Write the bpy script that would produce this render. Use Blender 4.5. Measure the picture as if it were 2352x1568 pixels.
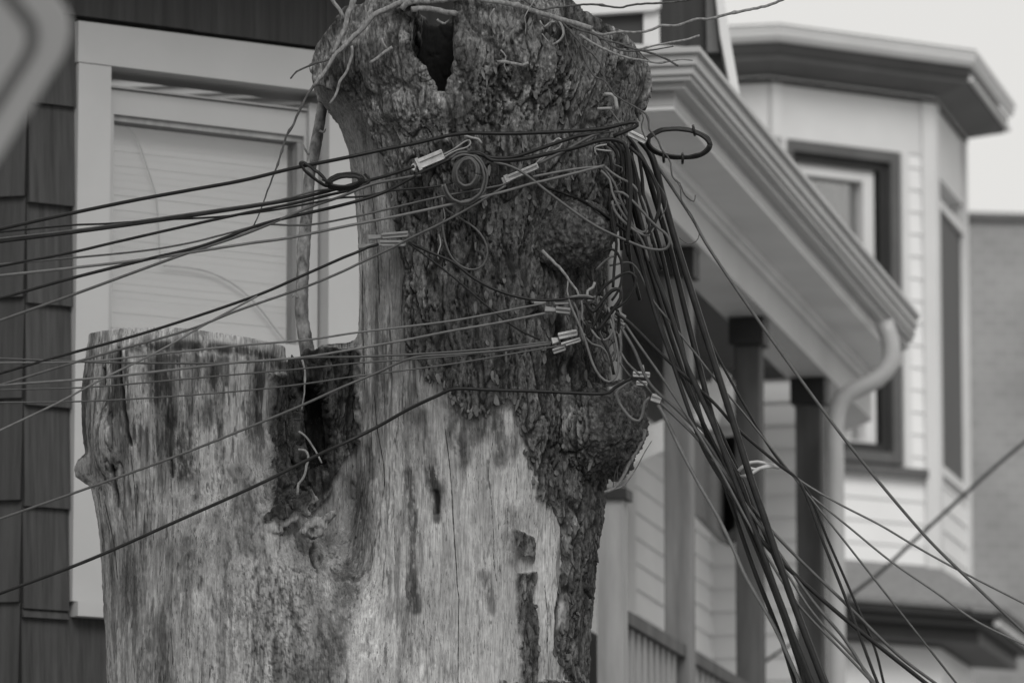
import bpy, bmesh, math, random
import numpy as np
from mathutils import Vector
from mathutils.bvhtree import BVHTree
random.seed(7)
R = math.radians
for o in list(bpy.data.objects): bpy.data.objects.remove(o)
SC = bpy.context.scene
COL = SC.collection

# ------------------------------------------------------------ camera, sky, sun, exposure
TILT = R(9.0); F = 200/36*2352          # focal length in photo pixels (photo width taken as 2352)
CAMZ = 1.6
cd = bpy.data.cameras.new("camera"); cam = bpy.data.objects.new("camera", cd); COL.objects.link(cam)
cam.location = (0, 0, CAMZ); cam.rotation_euler = (R(90)+TILT, 0, 0)
cd.lens = 200; cd.sensor_width = 36; cd.clip_start = .5; cd.clip_end = 3000
cd.dof.use_dof = True; cd.dof.focus_distance = 16.05; cd.dof.aperture_fstop = 4.8
SC.camera = cam
W = bpy.data.worlds.new("World"); SC.world = W; W.use_nodes = True
wn, wl = W.node_tree.nodes, W.node_tree.links
bg = wn['Background']; bg.inputs['Strength'].default_value = 0.1
sky = wn.new('ShaderNodeTexSky'); sky.sky_type = 'NISHITA'; sky.sun_disc = False
sky.sun_elevation = R(42); sky.sun_rotation = R(168); sky.dust_density = 4; sky.air_density = 1
bw = wn.new('ShaderNodeRGBToBW'); wl.new(sky.outputs[0], bw.inputs[0])
mx = wn.new('ShaderNodeMix'); mx.data_type = 'RGBA'; mx.inputs[0].default_value = .8     # overcast veil over the clear sky
wl.new(bw.outputs[0], mx.inputs[6]); mx.inputs[7].default_value = (8.95, 8.85, 8.6, 1)
wl.new(mx.outputs[2], bg.inputs['Color'])
sd_ = bpy.data.lights.new("sun", 'SUN'); sd_.energy = 1.75; sd_.angle = R(30); sd_.color = (1, .99, .97)
sun = bpy.data.objects.new("sun", sd_); COL.objects.link(sun)
_d = Vector((math.sin(R(168))*math.cos(R(42)), math.cos(R(168))*math.cos(R(42)), math.sin(R(42))))
sun.rotation_euler = _d.to_track_quat('Z', 'Y').to_euler(); sun.location = (-4, 4, 12)
SC.view_settings.view_transform = 'Standard'; SC.view_settings.look = 'None'
SC.view_settings.exposure = 0.0; SC.view_settings.gamma = 1
SC.render.engine = 'CYCLES'

# ------------------------------------------------------------ helpers
ct, st = math.cos(TILT), math.sin(TILT)
def P(x, y, D):
    """world point at depth Y = D that the photo shows at (x, y)"""
    u = (784-y)/F; k = D/(ct-u*st)
    return Vector(((x-1176)/F*k, D, CAMZ+(st+u*ct)*k))
def PR(px, D): return px/F*D/ct          # photo pixels to metres at depth D

class Plane:
    """vertical wall plane: azimuth az from +Y towards +X, passing the photo point (x, y) at depth D"""
    def __init__(s, x, y, D, az):
        p = P(x, y, D); s.o = (p.x, p.y); s.d = (math.sin(R(az)), math.cos(R(az)))
        n = (s.d[1], -s.d[0])
        if n[0]*(-p.x)+n[1]*(-p.y) < 0: n = (-n[0], -n[1])
        s.n = n
    def sz(s, x, y, n=0.0):
        r = P(x, y, 1.0)-Vector((0, 0, CAMZ))
        ox, oy = s.o[0]+s.n[0]*n, s.o[1]+s.n[1]*n
        den = r.x*s.n[0]+r.y*s.n[1]; k = (ox*s.n[0]+oy*s.n[1])/den
        w = r*k
        return ((w.x-ox)*s.d[0]+(w.y-oy)*s.d[1], CAMZ+w.z)
    def w(s, a, z, n=0.0):
        return Vector((s.o[0]+s.d[0]*a+s.n[0]*n, s.o[1]+s.d[1]*a+s.n[1]*n, z))

def link(name, me, mat, parent=None, smooth=False):
    o = bpy.data.objects.new(name, me); COL.objects.link(o)
    if mat: me.materials.append(mat)
    if parent: o.parent = parent; o.matrix_parent_inverse = parent.matrix_world.inverted()
    if smooth: me.polygons.foreach_set('use_smooth', [True]*len(me.polygons))
    return o
def obj(name, bm, mat, parent=None, smooth=False):
    me = bpy.data.meshes.new(name); bmesh.ops.recalc_face_normals(bm, faces=bm.faces) if not smooth else None
    bm.to_mesh(me); bm.free()
    return link(name, me, mat, parent, smooth)
def tag(o, label, cat, group=None, kind=None):
    if label: o['label'] = label
    if cat: o['category'] = cat
    if group: o['group'] = group
    if kind: o['kind'] = kind
    return o
def thing(name, loc, label, cat, group=None):
    o = bpy.data.objects.new(name, None); COL.objects.link(o); o.location = loc; o.empty_display_size = .1
    bpy.context.view_layer.update()
    return tag(o, label, cat, group)
def NB(): return bmesh.new()
def prism(bm, pts, dirv):
    """closed polygon extruded along dirv"""
    a = [bm.verts.new(p) for p in pts]; b = [bm.verts.new(p+dirv) for p in pts]
    bm.faces.new(a); bm.faces.new(b[::-1])
    for i in range(len(a)): j = (i+1) % len(a); bm.faces.new((a[i], b[i], b[j], a[j]))
def pbox(bm, pl, s0, s1, z0, z1, n0, n1):
    prism(bm, [pl.w(s0, z0, n0), pl.w(s1, z0, n0), pl.w(s1, z1, n0), pl.w(s0, z1, n0)], pl.w(0, 0, n1)-pl.w(0, 0, n0))
def qbox(bm, pl, x0, y0, x1, y1, n0, n1):
    """box on a wall given by two photo corners, kept upright in the wall's own frame"""
    s0, z0 = pl.sz(x0, y0, n1); s1, z1 = pl.sz(x1, y1, n1)
    pbox(bm, pl, s0, s1, min(z0, z1), max(z0, z1), n0, n1)

def catmull(pts, rad, step=.012):
    out, ro = [], []
    n = len(pts)
    for i in range(n-1):
        p0 = pts[i-1] if i > 0 else pts[i]*2-pts[i+1]; p1, p2 = pts[i], pts[i+1]
        p3 = pts[i+2] if i+2 < n else p2*2-p1
        L = (p2-p1).length; k = max(2, min(60, int(L/step)))
        t1 = (p2-p0)*(L/max(1e-6, (p1-p0).length+L)); t2 = (p3-p1)*(L/max(1e-6, (p3-p2).length+L))
        for j in range(k):
            t = j/k; a = t*t; b = a*t
            out.append(p1*(2*b-3*a+1)+t1*(b-2*a+t)+p2*(-2*b+3*a)+t2*(b-a)); ro.append(rad[i]*(1-t)+rad[i+1]*t)
    out.append(pts[-1]); ro.append(rad[-1])
    return out, ro
def tube(bm, pts, rads, seg=8, closed=False, bump=0.0):
    n = len(pts); T = []
    for i in range(n):
        a = pts[(i-1) % n] if (closed or i > 0) else pts[0]; b = pts[(i+1) % n] if (closed or i < n-1) else pts[-1]
        t = b-a; T.append(t.normalized() if t.length > 1e-9 else Vector((0, 0, 1)))
    u = T[0].orthogonal().normalized(); rings = []
    for i in range(n):
        u = (u-T[i]*u.dot(T[i])); u = u.normalized() if u.length > 1e-6 else T[i].orthogonal().normalized()
        v = T[i].cross(u); ring = []
        for j in range(seg):
            an = 2*math.pi*j/seg; r = rads[i]*(1+bump*random.uniform(-1, 1))
            ring.append(bm.verts.new(pts[i]+(u*math.cos(an)+v*math.sin(an))*r))
        rings.append(ring)
    for i in range(n if closed else n-1):
        a, b = rings[i], rings[(i+1) % n]
        for j in range(seg):
            k = (j+1) % seg; bm.faces.new((a[j], a[k], b[k], b[j]))
    if not closed: bm.faces.new(rings[0][::-1]); bm.faces.new(rings[-1])

# ------------------------------------------------------------ materials (the picture is black and white: all greys)
def mat(name, v, rough=.7, var=0.0, scale=(8, 8, 8), bump=0.0, bscale=None, metal=0.0, detail=6, spec=.4, coord='Object'):
    m = bpy.data.materials.new(name); m.use_nodes = True
    n, l = m.node_tree.nodes, m.node_tree.links; b = n['Principled BSDF']
    b.inputs['Roughness'].default_value = rough; b.inputs['Metallic'].default_value = metal
    b.inputs['Specular IOR Level'].default_value = spec
    tc = n.new('ShaderNodeTexCoord')
    mp = n.new('ShaderNodeMapping'); mp.inputs['Scale'].default_value = scale; l.new(tc.outputs[coord], mp.inputs[0])
    nz = n.new('ShaderNodeTexNoise'); nz.inputs['Scale'].default_value = 1; nz.inputs['Detail'].default_value = detail
    nz.inputs['Roughness'].default_value = .62
    l.new(mp.outputs[0], nz.inputs['Vector'])
    mr = n.new('ShaderNodeMapRange'); mr.inputs[1].default_value = .3; mr.inputs[2].default_value = .7
    mr.inputs[3].default_value = v*(1-var); mr.inputs[4].default_value = v*(1+var)
    l.new(nz.outputs[0], mr.inputs[0])
    cc = n.new('ShaderNodeCombineColor'); [l.new(mr.outputs[0], cc.inputs[i]) for i in range(3)]
    l.new(cc.outputs[0], b.inputs['Base Color'])
    if bump:
        bp = n.new('ShaderNodeBump'); bp.inputs['Strength'].default_value = 1; bp.inputs['Distance'].default_value = bump
        l.new(nz.outputs[0], bp.inputs['Height']); l.new(bp.outputs[0], b.inputs['Normal'])
    return m
M = dict(
    white=mat('painted_wood', .385, .55, .05, (3, 3, 3), .001),
    white2=mat('vinyl_trim', .58, .5, .06, (2, 2, 2)),
    siding=mat('vinyl_siding', .70, .5, .06, (1.5, 1.5, 1.5)),
    shingle=mat('stained_shingle', .040, .8, .45, (45, 45, 1.2), .004, detail=8),
    shingle_dark=mat('stained_shingle_dark', .034, .8, .35, (40, 40, 1.2), .004, detail=8),
    blind=mat('window_blind', .44, .7, .05, (2, 2, 12)),
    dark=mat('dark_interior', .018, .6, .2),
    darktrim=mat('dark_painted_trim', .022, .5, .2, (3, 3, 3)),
    greytrim=mat('grey_painted_trim', .09, .5, .2, (3, 3, 3)),
    soffit=mat('painted_soffit', .62, .6, .1, (2, 2, 2)),
    conduit=mat('grey_conduit', .16, .7, .1, (2, 2, 2), spec=.1),
    beam=mat('painted_beam', .44, .55, .08, (2, 2, 2)),
    gutter=mat('aluminium_gutter', .38, .4, .08, (2, 2, 2)),
    post=mat('weathered_post', .17, .75, .35, (14, 14, 1.5), .003),
    postd=mat('dark_weathered_post', .07, .75, .5, (9, 9, 1.2), .003),
    newel=mat('grey_newel', .27, .75, .3, (14, 14, 1.5), .003),
    cap=mat('post_cap', .02, .6, .2),
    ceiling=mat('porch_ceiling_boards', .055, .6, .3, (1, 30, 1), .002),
    roof=mat('asphalt_roof', .17, .9, .2, (30, 30, 30)),
    cable=mat('black_rubber_cable', .013, .34, .35, (30, 30, 30), spec=.14),
    cableg=mat('grey_sheathed_cable', .05, .45, .3, (30, 30, 30), spec=.4),
    cablel=mat('pale_sheathed_cable', .085, .5, .3, (30, 30, 30), spec=.5),
    strand=mat('pale_sheathed_strand', .34, .5, .2, (30, 30, 30)),
    wire=mat('bare_steel_wire', .26, .4, .2, (30, 30, 30), metal=.3),
    alum=mat('aluminium_clamp', .38, .42, .25, (60, 60, 60), .0008, metal=.35),
    plast=mat('grey_plastic_clamp', .22, .5, .15, (60, 60, 60)),
    twig=mat('dry_twig', .17, .85, .5, (120, 120, 60), .003),
    twigd=mat('dark_twig', .06, .85, .5, (120, 120, 60), .003),
    stem=mat('lichened_stem', .15, .85, .8, (48, 48, 26), .006, detail=9),
    sign=mat('sign_sheeting', .24, .5, .03),
    signline=mat('sign_border', .07, .5, .03),
    metalpost=mat('galvanised_post', .3, .5, .1),
    ground=mat('asphalt', .26, .9, .3, (1, 1, 1)),
)
def brickmat():
    m = bpy.data.materials.new('pale_brick'); m.use_nodes = True
    n, l = m.node_tree.nodes, m.node_tree.links; b = n['Principled BSDF']; b.inputs['Roughness'].default_value = .85
    tc = n.new('ShaderNodeTexCoord'); mp = n.new('ShaderNodeMapping'); mp.inputs['Rotation'].default_value = (R(90), 0, 0)
    l.new(tc.outputs['Object'], mp.inputs[0])
    br = n.new('ShaderNodeTexBrick'); l.new(mp.outputs[0], br.inputs[0])
    br.inputs['Color1'].default_value = (.245, .245, .245, 1); br.inputs['Color2'].default_value = (.215, .215, .215, 1)
    br.inputs['Mortar'].default_value = (.27, .27, .27, 1); br.inputs['Scale'].default_value = 3
    br.inputs['Mortar Size'].default_value = .03
    nz = n.new('ShaderNodeTexNoise'); nz.inputs['Scale'].default_value = .9; l.new(tc.outputs['Object'], nz.inputs[0])
    mr = n.new('ShaderNodeMapRange'); mr.inputs[1].default_value = .3; mr.inputs[2].default_value = .7; mr.inputs[3].default_value = .75; mr.inputs[4].default_value = 1.2
    l.new(nz.outputs[0], mr.inputs[0])
    mm = n.new('ShaderNodeVectorMath'); mm.operation = 'SCALE'; l.new(br.outputs[0], mm.inputs[0]); l.new(mr.outputs[0], mm.inputs['Scale'])
    l.new(mm.outputs[0], b.inputs['Base Color'])
    return m
def glassmat(name, refl=.3, tint=.9):
    m = bpy.data.materials.new(name); m.use_nodes = True
    n, l = m.node_tree.nodes, m.node_tree.links; n.remove(n['Principled BSDF'])
    t = n.new('ShaderNodeBsdfTransparent'); t.inputs[0].default_value = (tint, tint, tint, 1)
    g = n.new('ShaderNodeBsdfGlossy'); g.inputs['Roughness'].default_value = .02; g.inputs[0].default_value = (.9, .9, .9, 1)
    mi = n.new('ShaderNodeMixShader'); mi.inputs[0].default_value = refl
    l.new(t.outputs[0], mi.inputs[1]); l.new(g.outputs[0], mi.inputs[2]); l.new(mi.outputs[0], n['Material Output'].inputs[0])
    return m
M['brick'] = brickmat(); M['glass'] = glassmat('window_glass', .10, .95); M['glass2'] = glassmat('dim_window_glass', .28, .8)

# ------------------------------------------------------------ ground
bm = NB(); g = 400
vs = [bm.verts.new((x, y, 0)) for x, y in ((-g, -50), (g, -50), (g, 900), (-g, 900))]; bm.faces.new(vs)
tag(obj('ground', bm, M['ground']), 'grey paved ground below the stump and houses', 'ground', kind='structure')

# ============================================================ LEFT HOUSE (dark shingled bay with a white window)
def courses(bm, pl, s0, s1, zlist, zt, zb, n0=.0, lap=.022, wob=.0015, jitter=True):
    """overlapping shingle or clapboard courses between heights zb and zt; zlist = butt heights"""
    zs = sorted([z for z in zlist if zb < z < zt])
    edges = [zb]+zs+[zt]
    for i in range(len(edges)-1):
        a, b = edges[i], edges[i+1]
        pts = [pl.w(s0, a, n0-.02), pl.w(s0, a, n0+lap), pl.w(s0, b, n0+.004), pl.w(s0, b, n0-.02)]
        if not jitter:
            prism(bm, pts, pl.w(s1, 0)-pl.w(s0, 0)); continue
        s = s0
        while s < s1-1e-4:
            e = min(s1, s+random.uniform(.45, .9)); dz = random.uniform(-wob, wob); dn = random.uniform(-.002, .003)
            if s1-e < .05: e = s1
            gap = .0004
            q = [pl.w(s+gap, a+dz, n0-.02), pl.w(s+gap, a+dz, n0+lap+dn), pl.w(s+gap, b+.012, n0+.004+dn), pl.w(s+gap, b+.012, n0-.02)]
            prism(bm, q, pl.w(e-gap, 0)-pl.w(s+gap, 0)); s = e
LA = Plane(176, 700, 18.6, 58)
cs, _ = LA.sz(57, 700)
corner = LA.w(cs, 5)
LB = Plane(57, 700, corner.y, 103)
lh = thing('shingled_house', (corner.x, corner.y, 0), 'dark shingled house wall with a white framed window behind the stump', 'house')
zc = [LA.sz(172, y)[1] for y in (249, 484, 711, 941, 1169, 1405, 1640)]
ex = (zc[0]-zc[-1])/6; zc = [zc[-1]+ex*i for i in range(-6, 12)]
sC0 = LA.sz(173, 700, .03)[0]
zsill = LA.sz(178, 1415, .03)[1]; zhead = LA.sz(172, 48, .03)[1]
sR = LA.sz(880, 700)[0]
bm = NB(); courses(bm, LA, cs, sC0-.004, zc, zhead+.02, zsill-.01)
courses(bm, LA, cs, sR+.30, zc, zsill-.01, zsill-2.4)
obj('wall', bm, M['shingle'], lh)
bm = NB(); courses(bm, LA, cs, sR+.30, [], zhead+1.3, zhead+.02); courses(bm, LA, sR, sR+.30, zc, zhead+.02, zsill-.01)
obj('wall', bm, M['shingle_dark'], lh)  # shade under the eave put into a darker shingle colour
bm = NB(); courses(bm, LB, -1.6, -.0, [z+.02 for z in zc], zhead+1.3, zsill-2.4); obj('wall', bm, M['shingle_dark'], lh)
zbk = zsill+.05
bm = NB(); pbox(bm, LA, cs, sC0+.03, 0, zhead+1.3, -.3, -.021); pbox(bm, LA, sC0+.031, sR+.30, 0, zbk, -.3, -.021); pbox(bm, LA, sC0+.031, sR+.30, zhead-.02, zhead+1.3, -.3, -.021); pbox(bm, LA, sR-.1, sR+.30, zbk, zhead-.02, -.3, -.021); pbox(bm, LA, sC0+.031, sR, zbk, zhead-.02, -.9, -.85); pbox(bm, LB, -1.6, 0, 0, zhead+1.3, -.3, -.021); obj('backing_wall', bm, M['dark'], lh)
bm = NB(); pbox(bm, LA, cs-.5, sR+.30, zhead+.62, zhead+.8, -.2, .75); obj('added_unseen_eave', bm, M['darktrim'], lh)  # eave out of view, added to shade the wall over the window
# window
win = thing('window', LA.w(sC0, zsill), None, None); win.parent = lh; win.matrix_parent_inverse = lh.matrix_world.inverted()
n1 = .035
sCi = LA.sz(251, 600, n1)[0]; sOi = LA.sz(755, 600, n1)[0]; zHi = LA.sz(251, 151, n1)[1]
sRo = sOi+(sCi-sC0)
zsb = LA.sz(178, 1380, n1)[1]
bm = NB()
pbox(bm, LA, sC0, sCi, zsb, zHi-.002, -.02, n1)
pbox(bm, LA, sOi, sRo, zsb, zHi-.002, -.02, n1)
pbox(bm, LA, sC0-.005, sRo+.005, zHi, zhead, -.02, n1+.003)
obj('casing', bm, M['white'], win)
bm = NB(); pbox(bm, LA, sC0+.01, sRo, zsill, zsb-.002, -.02, n1+.02); obj('sill', bm, M['white'], win)
bm = NB()   # recess jambs
pbox(bm, LA, sOi, sOi+.02, zsb, zHi, -.16, -.021); pbox(bm, LA, sCi-.02, sCi, zsb, zHi, -.16, -.021)
pbox(bm, LA, sCi, sOi, zHi, zHi+.02, -.16, -.021)
obj('jamb', bm, M['white'], win)
# sash: top at photo y 190-270
bm = NB(); nn = -.045
z1 = LA.sz(262, 262, nn)[1]; z2 = LA.sz(262, 203, nn)[1]; z3 = zHi
sg0 = LA.sz(258, 600, nn)[0]; sg1 = LA.sz(697, 600, nn)[0]; sg2 = LA.sz(722, 600, nn)[0]
pbox(bm, LA, sCi, sg2, z2, z3-.05, -.15, nn+.012)
pbox(bm, LA, sCi, sg2, z1, z2-.004, -.15, nn)
pbox(bm, LA, sg1, sg2, zsb, z1, -.15, nn)
pbox(bm, LA, sCi-.005, sg0, zsb, z1, -.15, nn)
pbox(bm, LA, sg2+.002, sOi-.045, zsb, z3-.03, -.15, nn+.02)
zb_ = LA.sz(680, 792, nn)[1]; pbox(bm, LA, sg0, sg1, zb_-.09, zb_, -.15, nn+.004)
pbox(bm, LA, sg0, sg1, zsb, zsb+.08, -.15, nn+.004)
obj('sash', bm, M['white'], win)
bm = NB(); pbox(bm, LA, sg0, sg1, z1-.02, z1-.001, -.15, nn-.012); pbox(bm, LA, sg1-.02, sg1-.001, zsb, z1-.021, -.15, nn-.012)
obj('glazing_bead', bm, M['newel'], win)
bm = NB(); pbox(bm, LA, sg0, sg1-.02, zsb, z1-.02, -.094, -.090); obj('pane', bm, M['glass'], win)
bm = NB(); z = zsb
while z < z1:
    tw = random.uniform(.0, .006); prism(bm, [LA.w(sg0-.01, z, -.126+tw*.4), LA.w(sg0-.01, z+.0275, -.1268+tw*.2), LA.w(sg0-.01, z+.0275, -.1298+tw*.2), LA.w(sg0-.01, z, -.129+tw*.4)],
        LA.w(sg1+.01, random.uniform(-.003, .003))-LA.w(sg0-.01, 0)); z += .025
obj('blind', bm, M['blind'], win)
def reflection_tube(pts, r, nn_):  # grey tubes behind the pane imitate arcs of wires reflected in it
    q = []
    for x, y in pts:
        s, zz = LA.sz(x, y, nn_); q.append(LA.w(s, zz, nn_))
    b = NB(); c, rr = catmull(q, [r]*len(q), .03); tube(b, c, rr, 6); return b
obj('reflection_arc', reflection_tube([(284, 282), (315, 320), (340, 390), (358, 450), (364, 520), (368, 600)], .0022, -.108), M['newel'], win, True)
obj('reflection_arc', reflection_tube([(375, 610), (430, 614), (490, 628), (550, 662), (600, 712), (640, 765), (670, 800)], .003, -.108), M['newel'], win, True)

# ============================================================ PORCH HOUSE
PE = Plane(1607, 106, 21.0, 11.5)      # eave line (side); near corner at s=0
zE = PE.sz(1607, 106)[1]
Ls = PE.sz(2113, 747)[0]
PN = Plane(1607, 106, 21.0, 101.5)     # near end, s runs to the right; use negative s
ph = thing('porch_house', PE.w(0, 0), 'white sided house with a columned upstairs porch and long gutter right of the stump', 'house')
def profile(bm, n0, n1, z0, z1):
    """a mitred band round the near corner: n inward negative"""
    # side run
    a = PE.w(0, 0).xy; dS = Vector(PE.d); nS = Vector(PE.n); dN = -Vector(PN.d); nN = Vector(PN.n)
    if nS.dot(Vector((1, 0))) < 0: nS = -nS
    def corner_(n): return a+nS*n+nN*n
    def L(n): return corner_(n)+dN*2.6
    def Rr(n): return corner_(n)+dS*(Ls-n)
    for s in (0, 1):
        q = [corner_(n0), corner_(n1)]
        e = [Rr(n0), Rr(n1)] if s else [L(n0), L(n1)]
        v = []
        for zz in (z0, z1):
            for p in (q[0], q[1], e[1], e[0]): v.append(bm.verts.new((p.x, p.y, zz)))
        bm.faces.new(v[0:4]); bm.faces.new(v[4:8][::-1])
        for i in range(4): j = (i+1) % 4; bm.faces.new((v[i], v[j], v[4+j], v[4+i]))
bm = NB(); profile(bm, -.11, 0, zE-.022, zE); profile(bm, -.12, -.018, zE-.065, zE-.0225); profile(bm, -.12, -.032, zE-.098, zE-.0655); profile(bm, -.13, -.045, zE-.118, zE-.0985); obj('gutter', bm, M['gutter'], ph)
bm = NB(); profile(bm, -.16, -.075, zE-.145, zE-.1185); profile(bm, -.17, -.12, zE-.20, zE-.1455); obj('fascia', bm, M['gutter'], ph)
bm = NB(); profile(bm, -.46, -.121, zE-.215, zE-.202); obj('soffit', bm, M['soffit'], ph)
bm = NB(); profile(bm, -.329, -.29, zE-.25, zE-.2155); profile(bm, -.329, -.31, zE-.275, zE-.2505); obj('frieze', bm, M['soffit'], ph)
bm = NB(); profile(bm, -.53, -.33, zE-.42, zE-.216); obj('beam', bm, M['beam'], ph)
# hipped roof
bm = NB()
a = PE.w(0, 0).xy; dS = Vector(PE.d); nS = Vector(PE.n); nS = -nS if nS.x < 0 else nS; dN = -Vector(PN.d); nN = Vector(PN.n)
c0 = a+nS*-.03+nN*-.03; c1 = c0+dN*2.6; c2 = c0+dS*Ls; i0 = c0+dN*1.2+dS*1.2; i1 = c1+dS*1.2; i2 = c2+dN*1.2
V = lambda p, z: bm.verts.new((p.x, p.y, z))
v0, v1, v2, w0, w1, w2 = V(c0, zE+.003), V(c1, zE+.003), V(c2, zE+.003), V(i0, zE+.36), V(i1, zE+.36), V(i2, zE+.36)
bm.faces.new((v0, v1, w1, w0)); bm.faces.new((v2, v0, w0, w2)); 
obj('roof', bm, M['gutter'], ph)
# ceiling boards, porch shade put into their dark colour
bm = NB(); q = [a+nS*-.565+nN*-.565]; q += [q[0]+dN*2.0, q[0]+dN*2.0+dS*5.4, q[0]+dS*5.4]
zcl = zE-.30
for k in range(40):
    t0, t1 = k/40, (k+.92)/40
    pa = [q[0]+dS*5.4*t0, q[0]+dS*5.4*t1, q[1]+dS*5.4*t1, q[1]+dS*5.4*t0]
    prism(bm, [Vector((p.x, p.y, zcl)) for p in pa], Vector((0, 0, .02)))
prism(bm, [Vector((p.x, p.y, zcl+.021)) for p in q], Vector((0, 0, .02)))
obj('ceiling', bm, M['ceiling'], ph)
# posts
PP = Plane(1607, 106, 21.0, 11.5); noff = -.43
def post(xc, ytop, wpx, m, capm=True):
    s, zt = PE.sz(xc, ytop, noff); b0 = NB(); D = PE.w(s, 0, noff).y; hw = PR(wpx, D)/2
    z0 = zE-4.2; zt = zE-.422
    pbox(b0, PE, s-hw, s+hw, z0, zt-.12, noff-hw, noff+hw); p = obj('post', b0, m, ph)
    bv = p.modifiers.new('b', 'BEVEL'); bv.width = .008; bv.segments = 2
    b0 = NB(); pbox(b0, PE, s-hw-.02, s+hw+.02, zt-.121, zt-.001, noff-hw-.02, noff+hw+.02); obj('post_cap', b0, M['cap'], p)
    return s
s1 = post(1558, 560, 62, M['post']); s2 = post(1720, 770, 60, M['postd']); s3 = post(1860, 900, 60, M['postd'])
# railing: newel, handrail, balusters
sn, zn = PE.sz(1406, 1150, noff)
b0 = NB(); hw = .05; pbox(b0, PE, sn-hw, sn+hw, zn-2, zn, noff-hw, noff+hw); nw = obj('newel', b0, M['newel'], ph)
b0 = NB(); pbox(b0, PE, sn-hw-.018, sn+hw+.018, zn+.001, zn+.04, noff-hw-.018, noff+hw+.018); obj('newel_cap', b0, M['cap'], nw)
zr = PE.sz(1438, 1396, noff+.04)[1]
b0 = NB(); pbox(b0, PE, sn+hw+.002, s1-.06, zr-.05, zr, noff-.03, noff+.035); pbox(b0, PE, s1+.07, s3, zr-.05, zr, noff-.03, noff+.035)
rl = obj('railing', b0, M['postd'], ph)
b0 = NB(); s = sn+hw+.05
while s < s3:
    if abs(s-s1) > .08 and abs(s-s2) > .08: pbox(b0, PE, s-.03, s+.03, zr-1.0, zr-.051, noff-.012, noff+.012)
    s += .135
obj('balusters', b0, M['newel'], rl)
b0 = NB(); pbox(b0, PE, sn+.06, s1-.06, zr-1.0, zr-.06, noff-.16, noff-.14); obj('gap_dark_sheet', b0, M['dark'], rl)  # dark sheet added so the gaps between balusters read dark
# side wall with siding behind the posts
nw_ = -1.12
se = PE.sz(1684, 1300, nw_)[0]; sw0 = PE.sz(1440, 1200, nw_)[0]
PW = Plane(1440, 1200, PE.w(sw0, 0, nw_).y, 11.5)
zs_ = [zE-.2-.118*i for i in range(60)]
sx = PW.sz(1684, 1300)[0]
sA = PW.sz(1446, 1200)[0]
bm = NB(); ztop = PW.sz(1560, 1020)[1]; ztop2 = zcl-.005
courses(bm, PW, sA+.0, sx, zs_, ztop, zE-5.6, 0, .018, jitter=False)
obj('wall', bm, M['siding'], ph)
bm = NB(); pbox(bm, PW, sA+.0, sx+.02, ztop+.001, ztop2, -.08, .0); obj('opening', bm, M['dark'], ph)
zcb = PW.sz(1430, 1060)[1]
bm = NB(); pbox(bm, PW, sA-.26, sA-.001, zE-6, zcb, -.05, .03); obj('corner_board', bm, M['white2'], ph)
bm = NB(); pbox(bm, PW, sx+.001, sx+.14, zE-6, PW.sz(1684, 1200)[1], -.05, .035); obj('corner_board', bm, M['white2'], ph)
bm = NB(); pbox(bm, PW, sA-2.2, sA-.001, zcb+.001, ztop2, -.1, -.005); obj('shadowed_wall', bm, M['darktrim'], ph)  # porch shade put into this wall's dark colour
bm = NB(); pbox(bm, PW, sA-2.2, sA-.27, zE-6, zcb, -.1, -.01); obj('wall', bm, M['siding'], ph)
# hooded dark opening and its pale slanted board
def slab(name, pts, D, th, m, par):
    b = NB(); prism(b, [P(x, y, D) for x, y in pts], Vector((0, th, 0))); o = obj(name, b, m, par); return o
def slabv(name, pts, th, m, par):
    b = NB(); prism(b, [P(x, y, D) for x, y, D in pts], Vector((th*.3, th, 0))); return obj(name, b, m, par)
slabv('awning', [(1590, 960, 24.2), (1590, 1178, 24.2), (1650, 1243, 25.4), (1650, 1010, 25.4)], .2, M['greytrim'], ph)
slabv('awning', [(1651, 1005, 25.4), (1651, 1241, 25.4), (1692, 1208, 25.2), (1690, 1000, 25.2)], .2, M['dark'], ph)
slabv('slanted_board', [(1440, 1062, 23.0), (1440, 1000, 23.0), (1610, 925, 24.6), (1650, 840, 24.6), (1672, 860, 24.6), (1640, 975, 24.6)], .06, M['white2'], ph)
# far end: end beam blackened for porch shade, white sided end wall
PF = Plane(1700, 900, 27.9, 103)
sL, _ = PF.sz(1425, 900); sRr, _ = PF.sz(1905, 900)
z873 = PF.sz(1700, 873)[1]; z800 = PF.sz(1700, 790)[1]
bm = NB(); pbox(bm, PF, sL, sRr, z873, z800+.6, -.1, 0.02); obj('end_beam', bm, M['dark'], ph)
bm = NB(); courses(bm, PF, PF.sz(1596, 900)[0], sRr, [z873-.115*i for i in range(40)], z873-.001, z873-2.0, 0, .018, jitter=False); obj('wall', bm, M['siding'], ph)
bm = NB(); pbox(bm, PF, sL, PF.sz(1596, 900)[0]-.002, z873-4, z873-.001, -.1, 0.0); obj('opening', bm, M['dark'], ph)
# pale pipe down the near corner of the wall
bm = NB(); tube(bm, [P(1411, 480, 20.6), P(1412, 760, 20.6), P(1413, 960, 20.6), P(1414, 1020, 20.6)], [PR(15, 20.6)]*4, 14); obj('conduit', bm, M['conduit'], ph, True)
# downspout
dp = [(2030, 740), (2046, 790), (2044, 835), (2015, 870), (1975, 890), (1935, 915), (1918, 965), (1918, 1060), (1920, 1300), (1922, 1568), (1924, 1750)]
Dd = PE.w(Ls, 0, -.2).y
q = [P(x, y, 26.3) for x, y in dp]; c, r = catmull(q, [PR(21, 26.3)]*len(q), .05); bm = NB(); tube(bm, c, r, 14); obj('downspout', bm, M['gutter'], ph, True)
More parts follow.
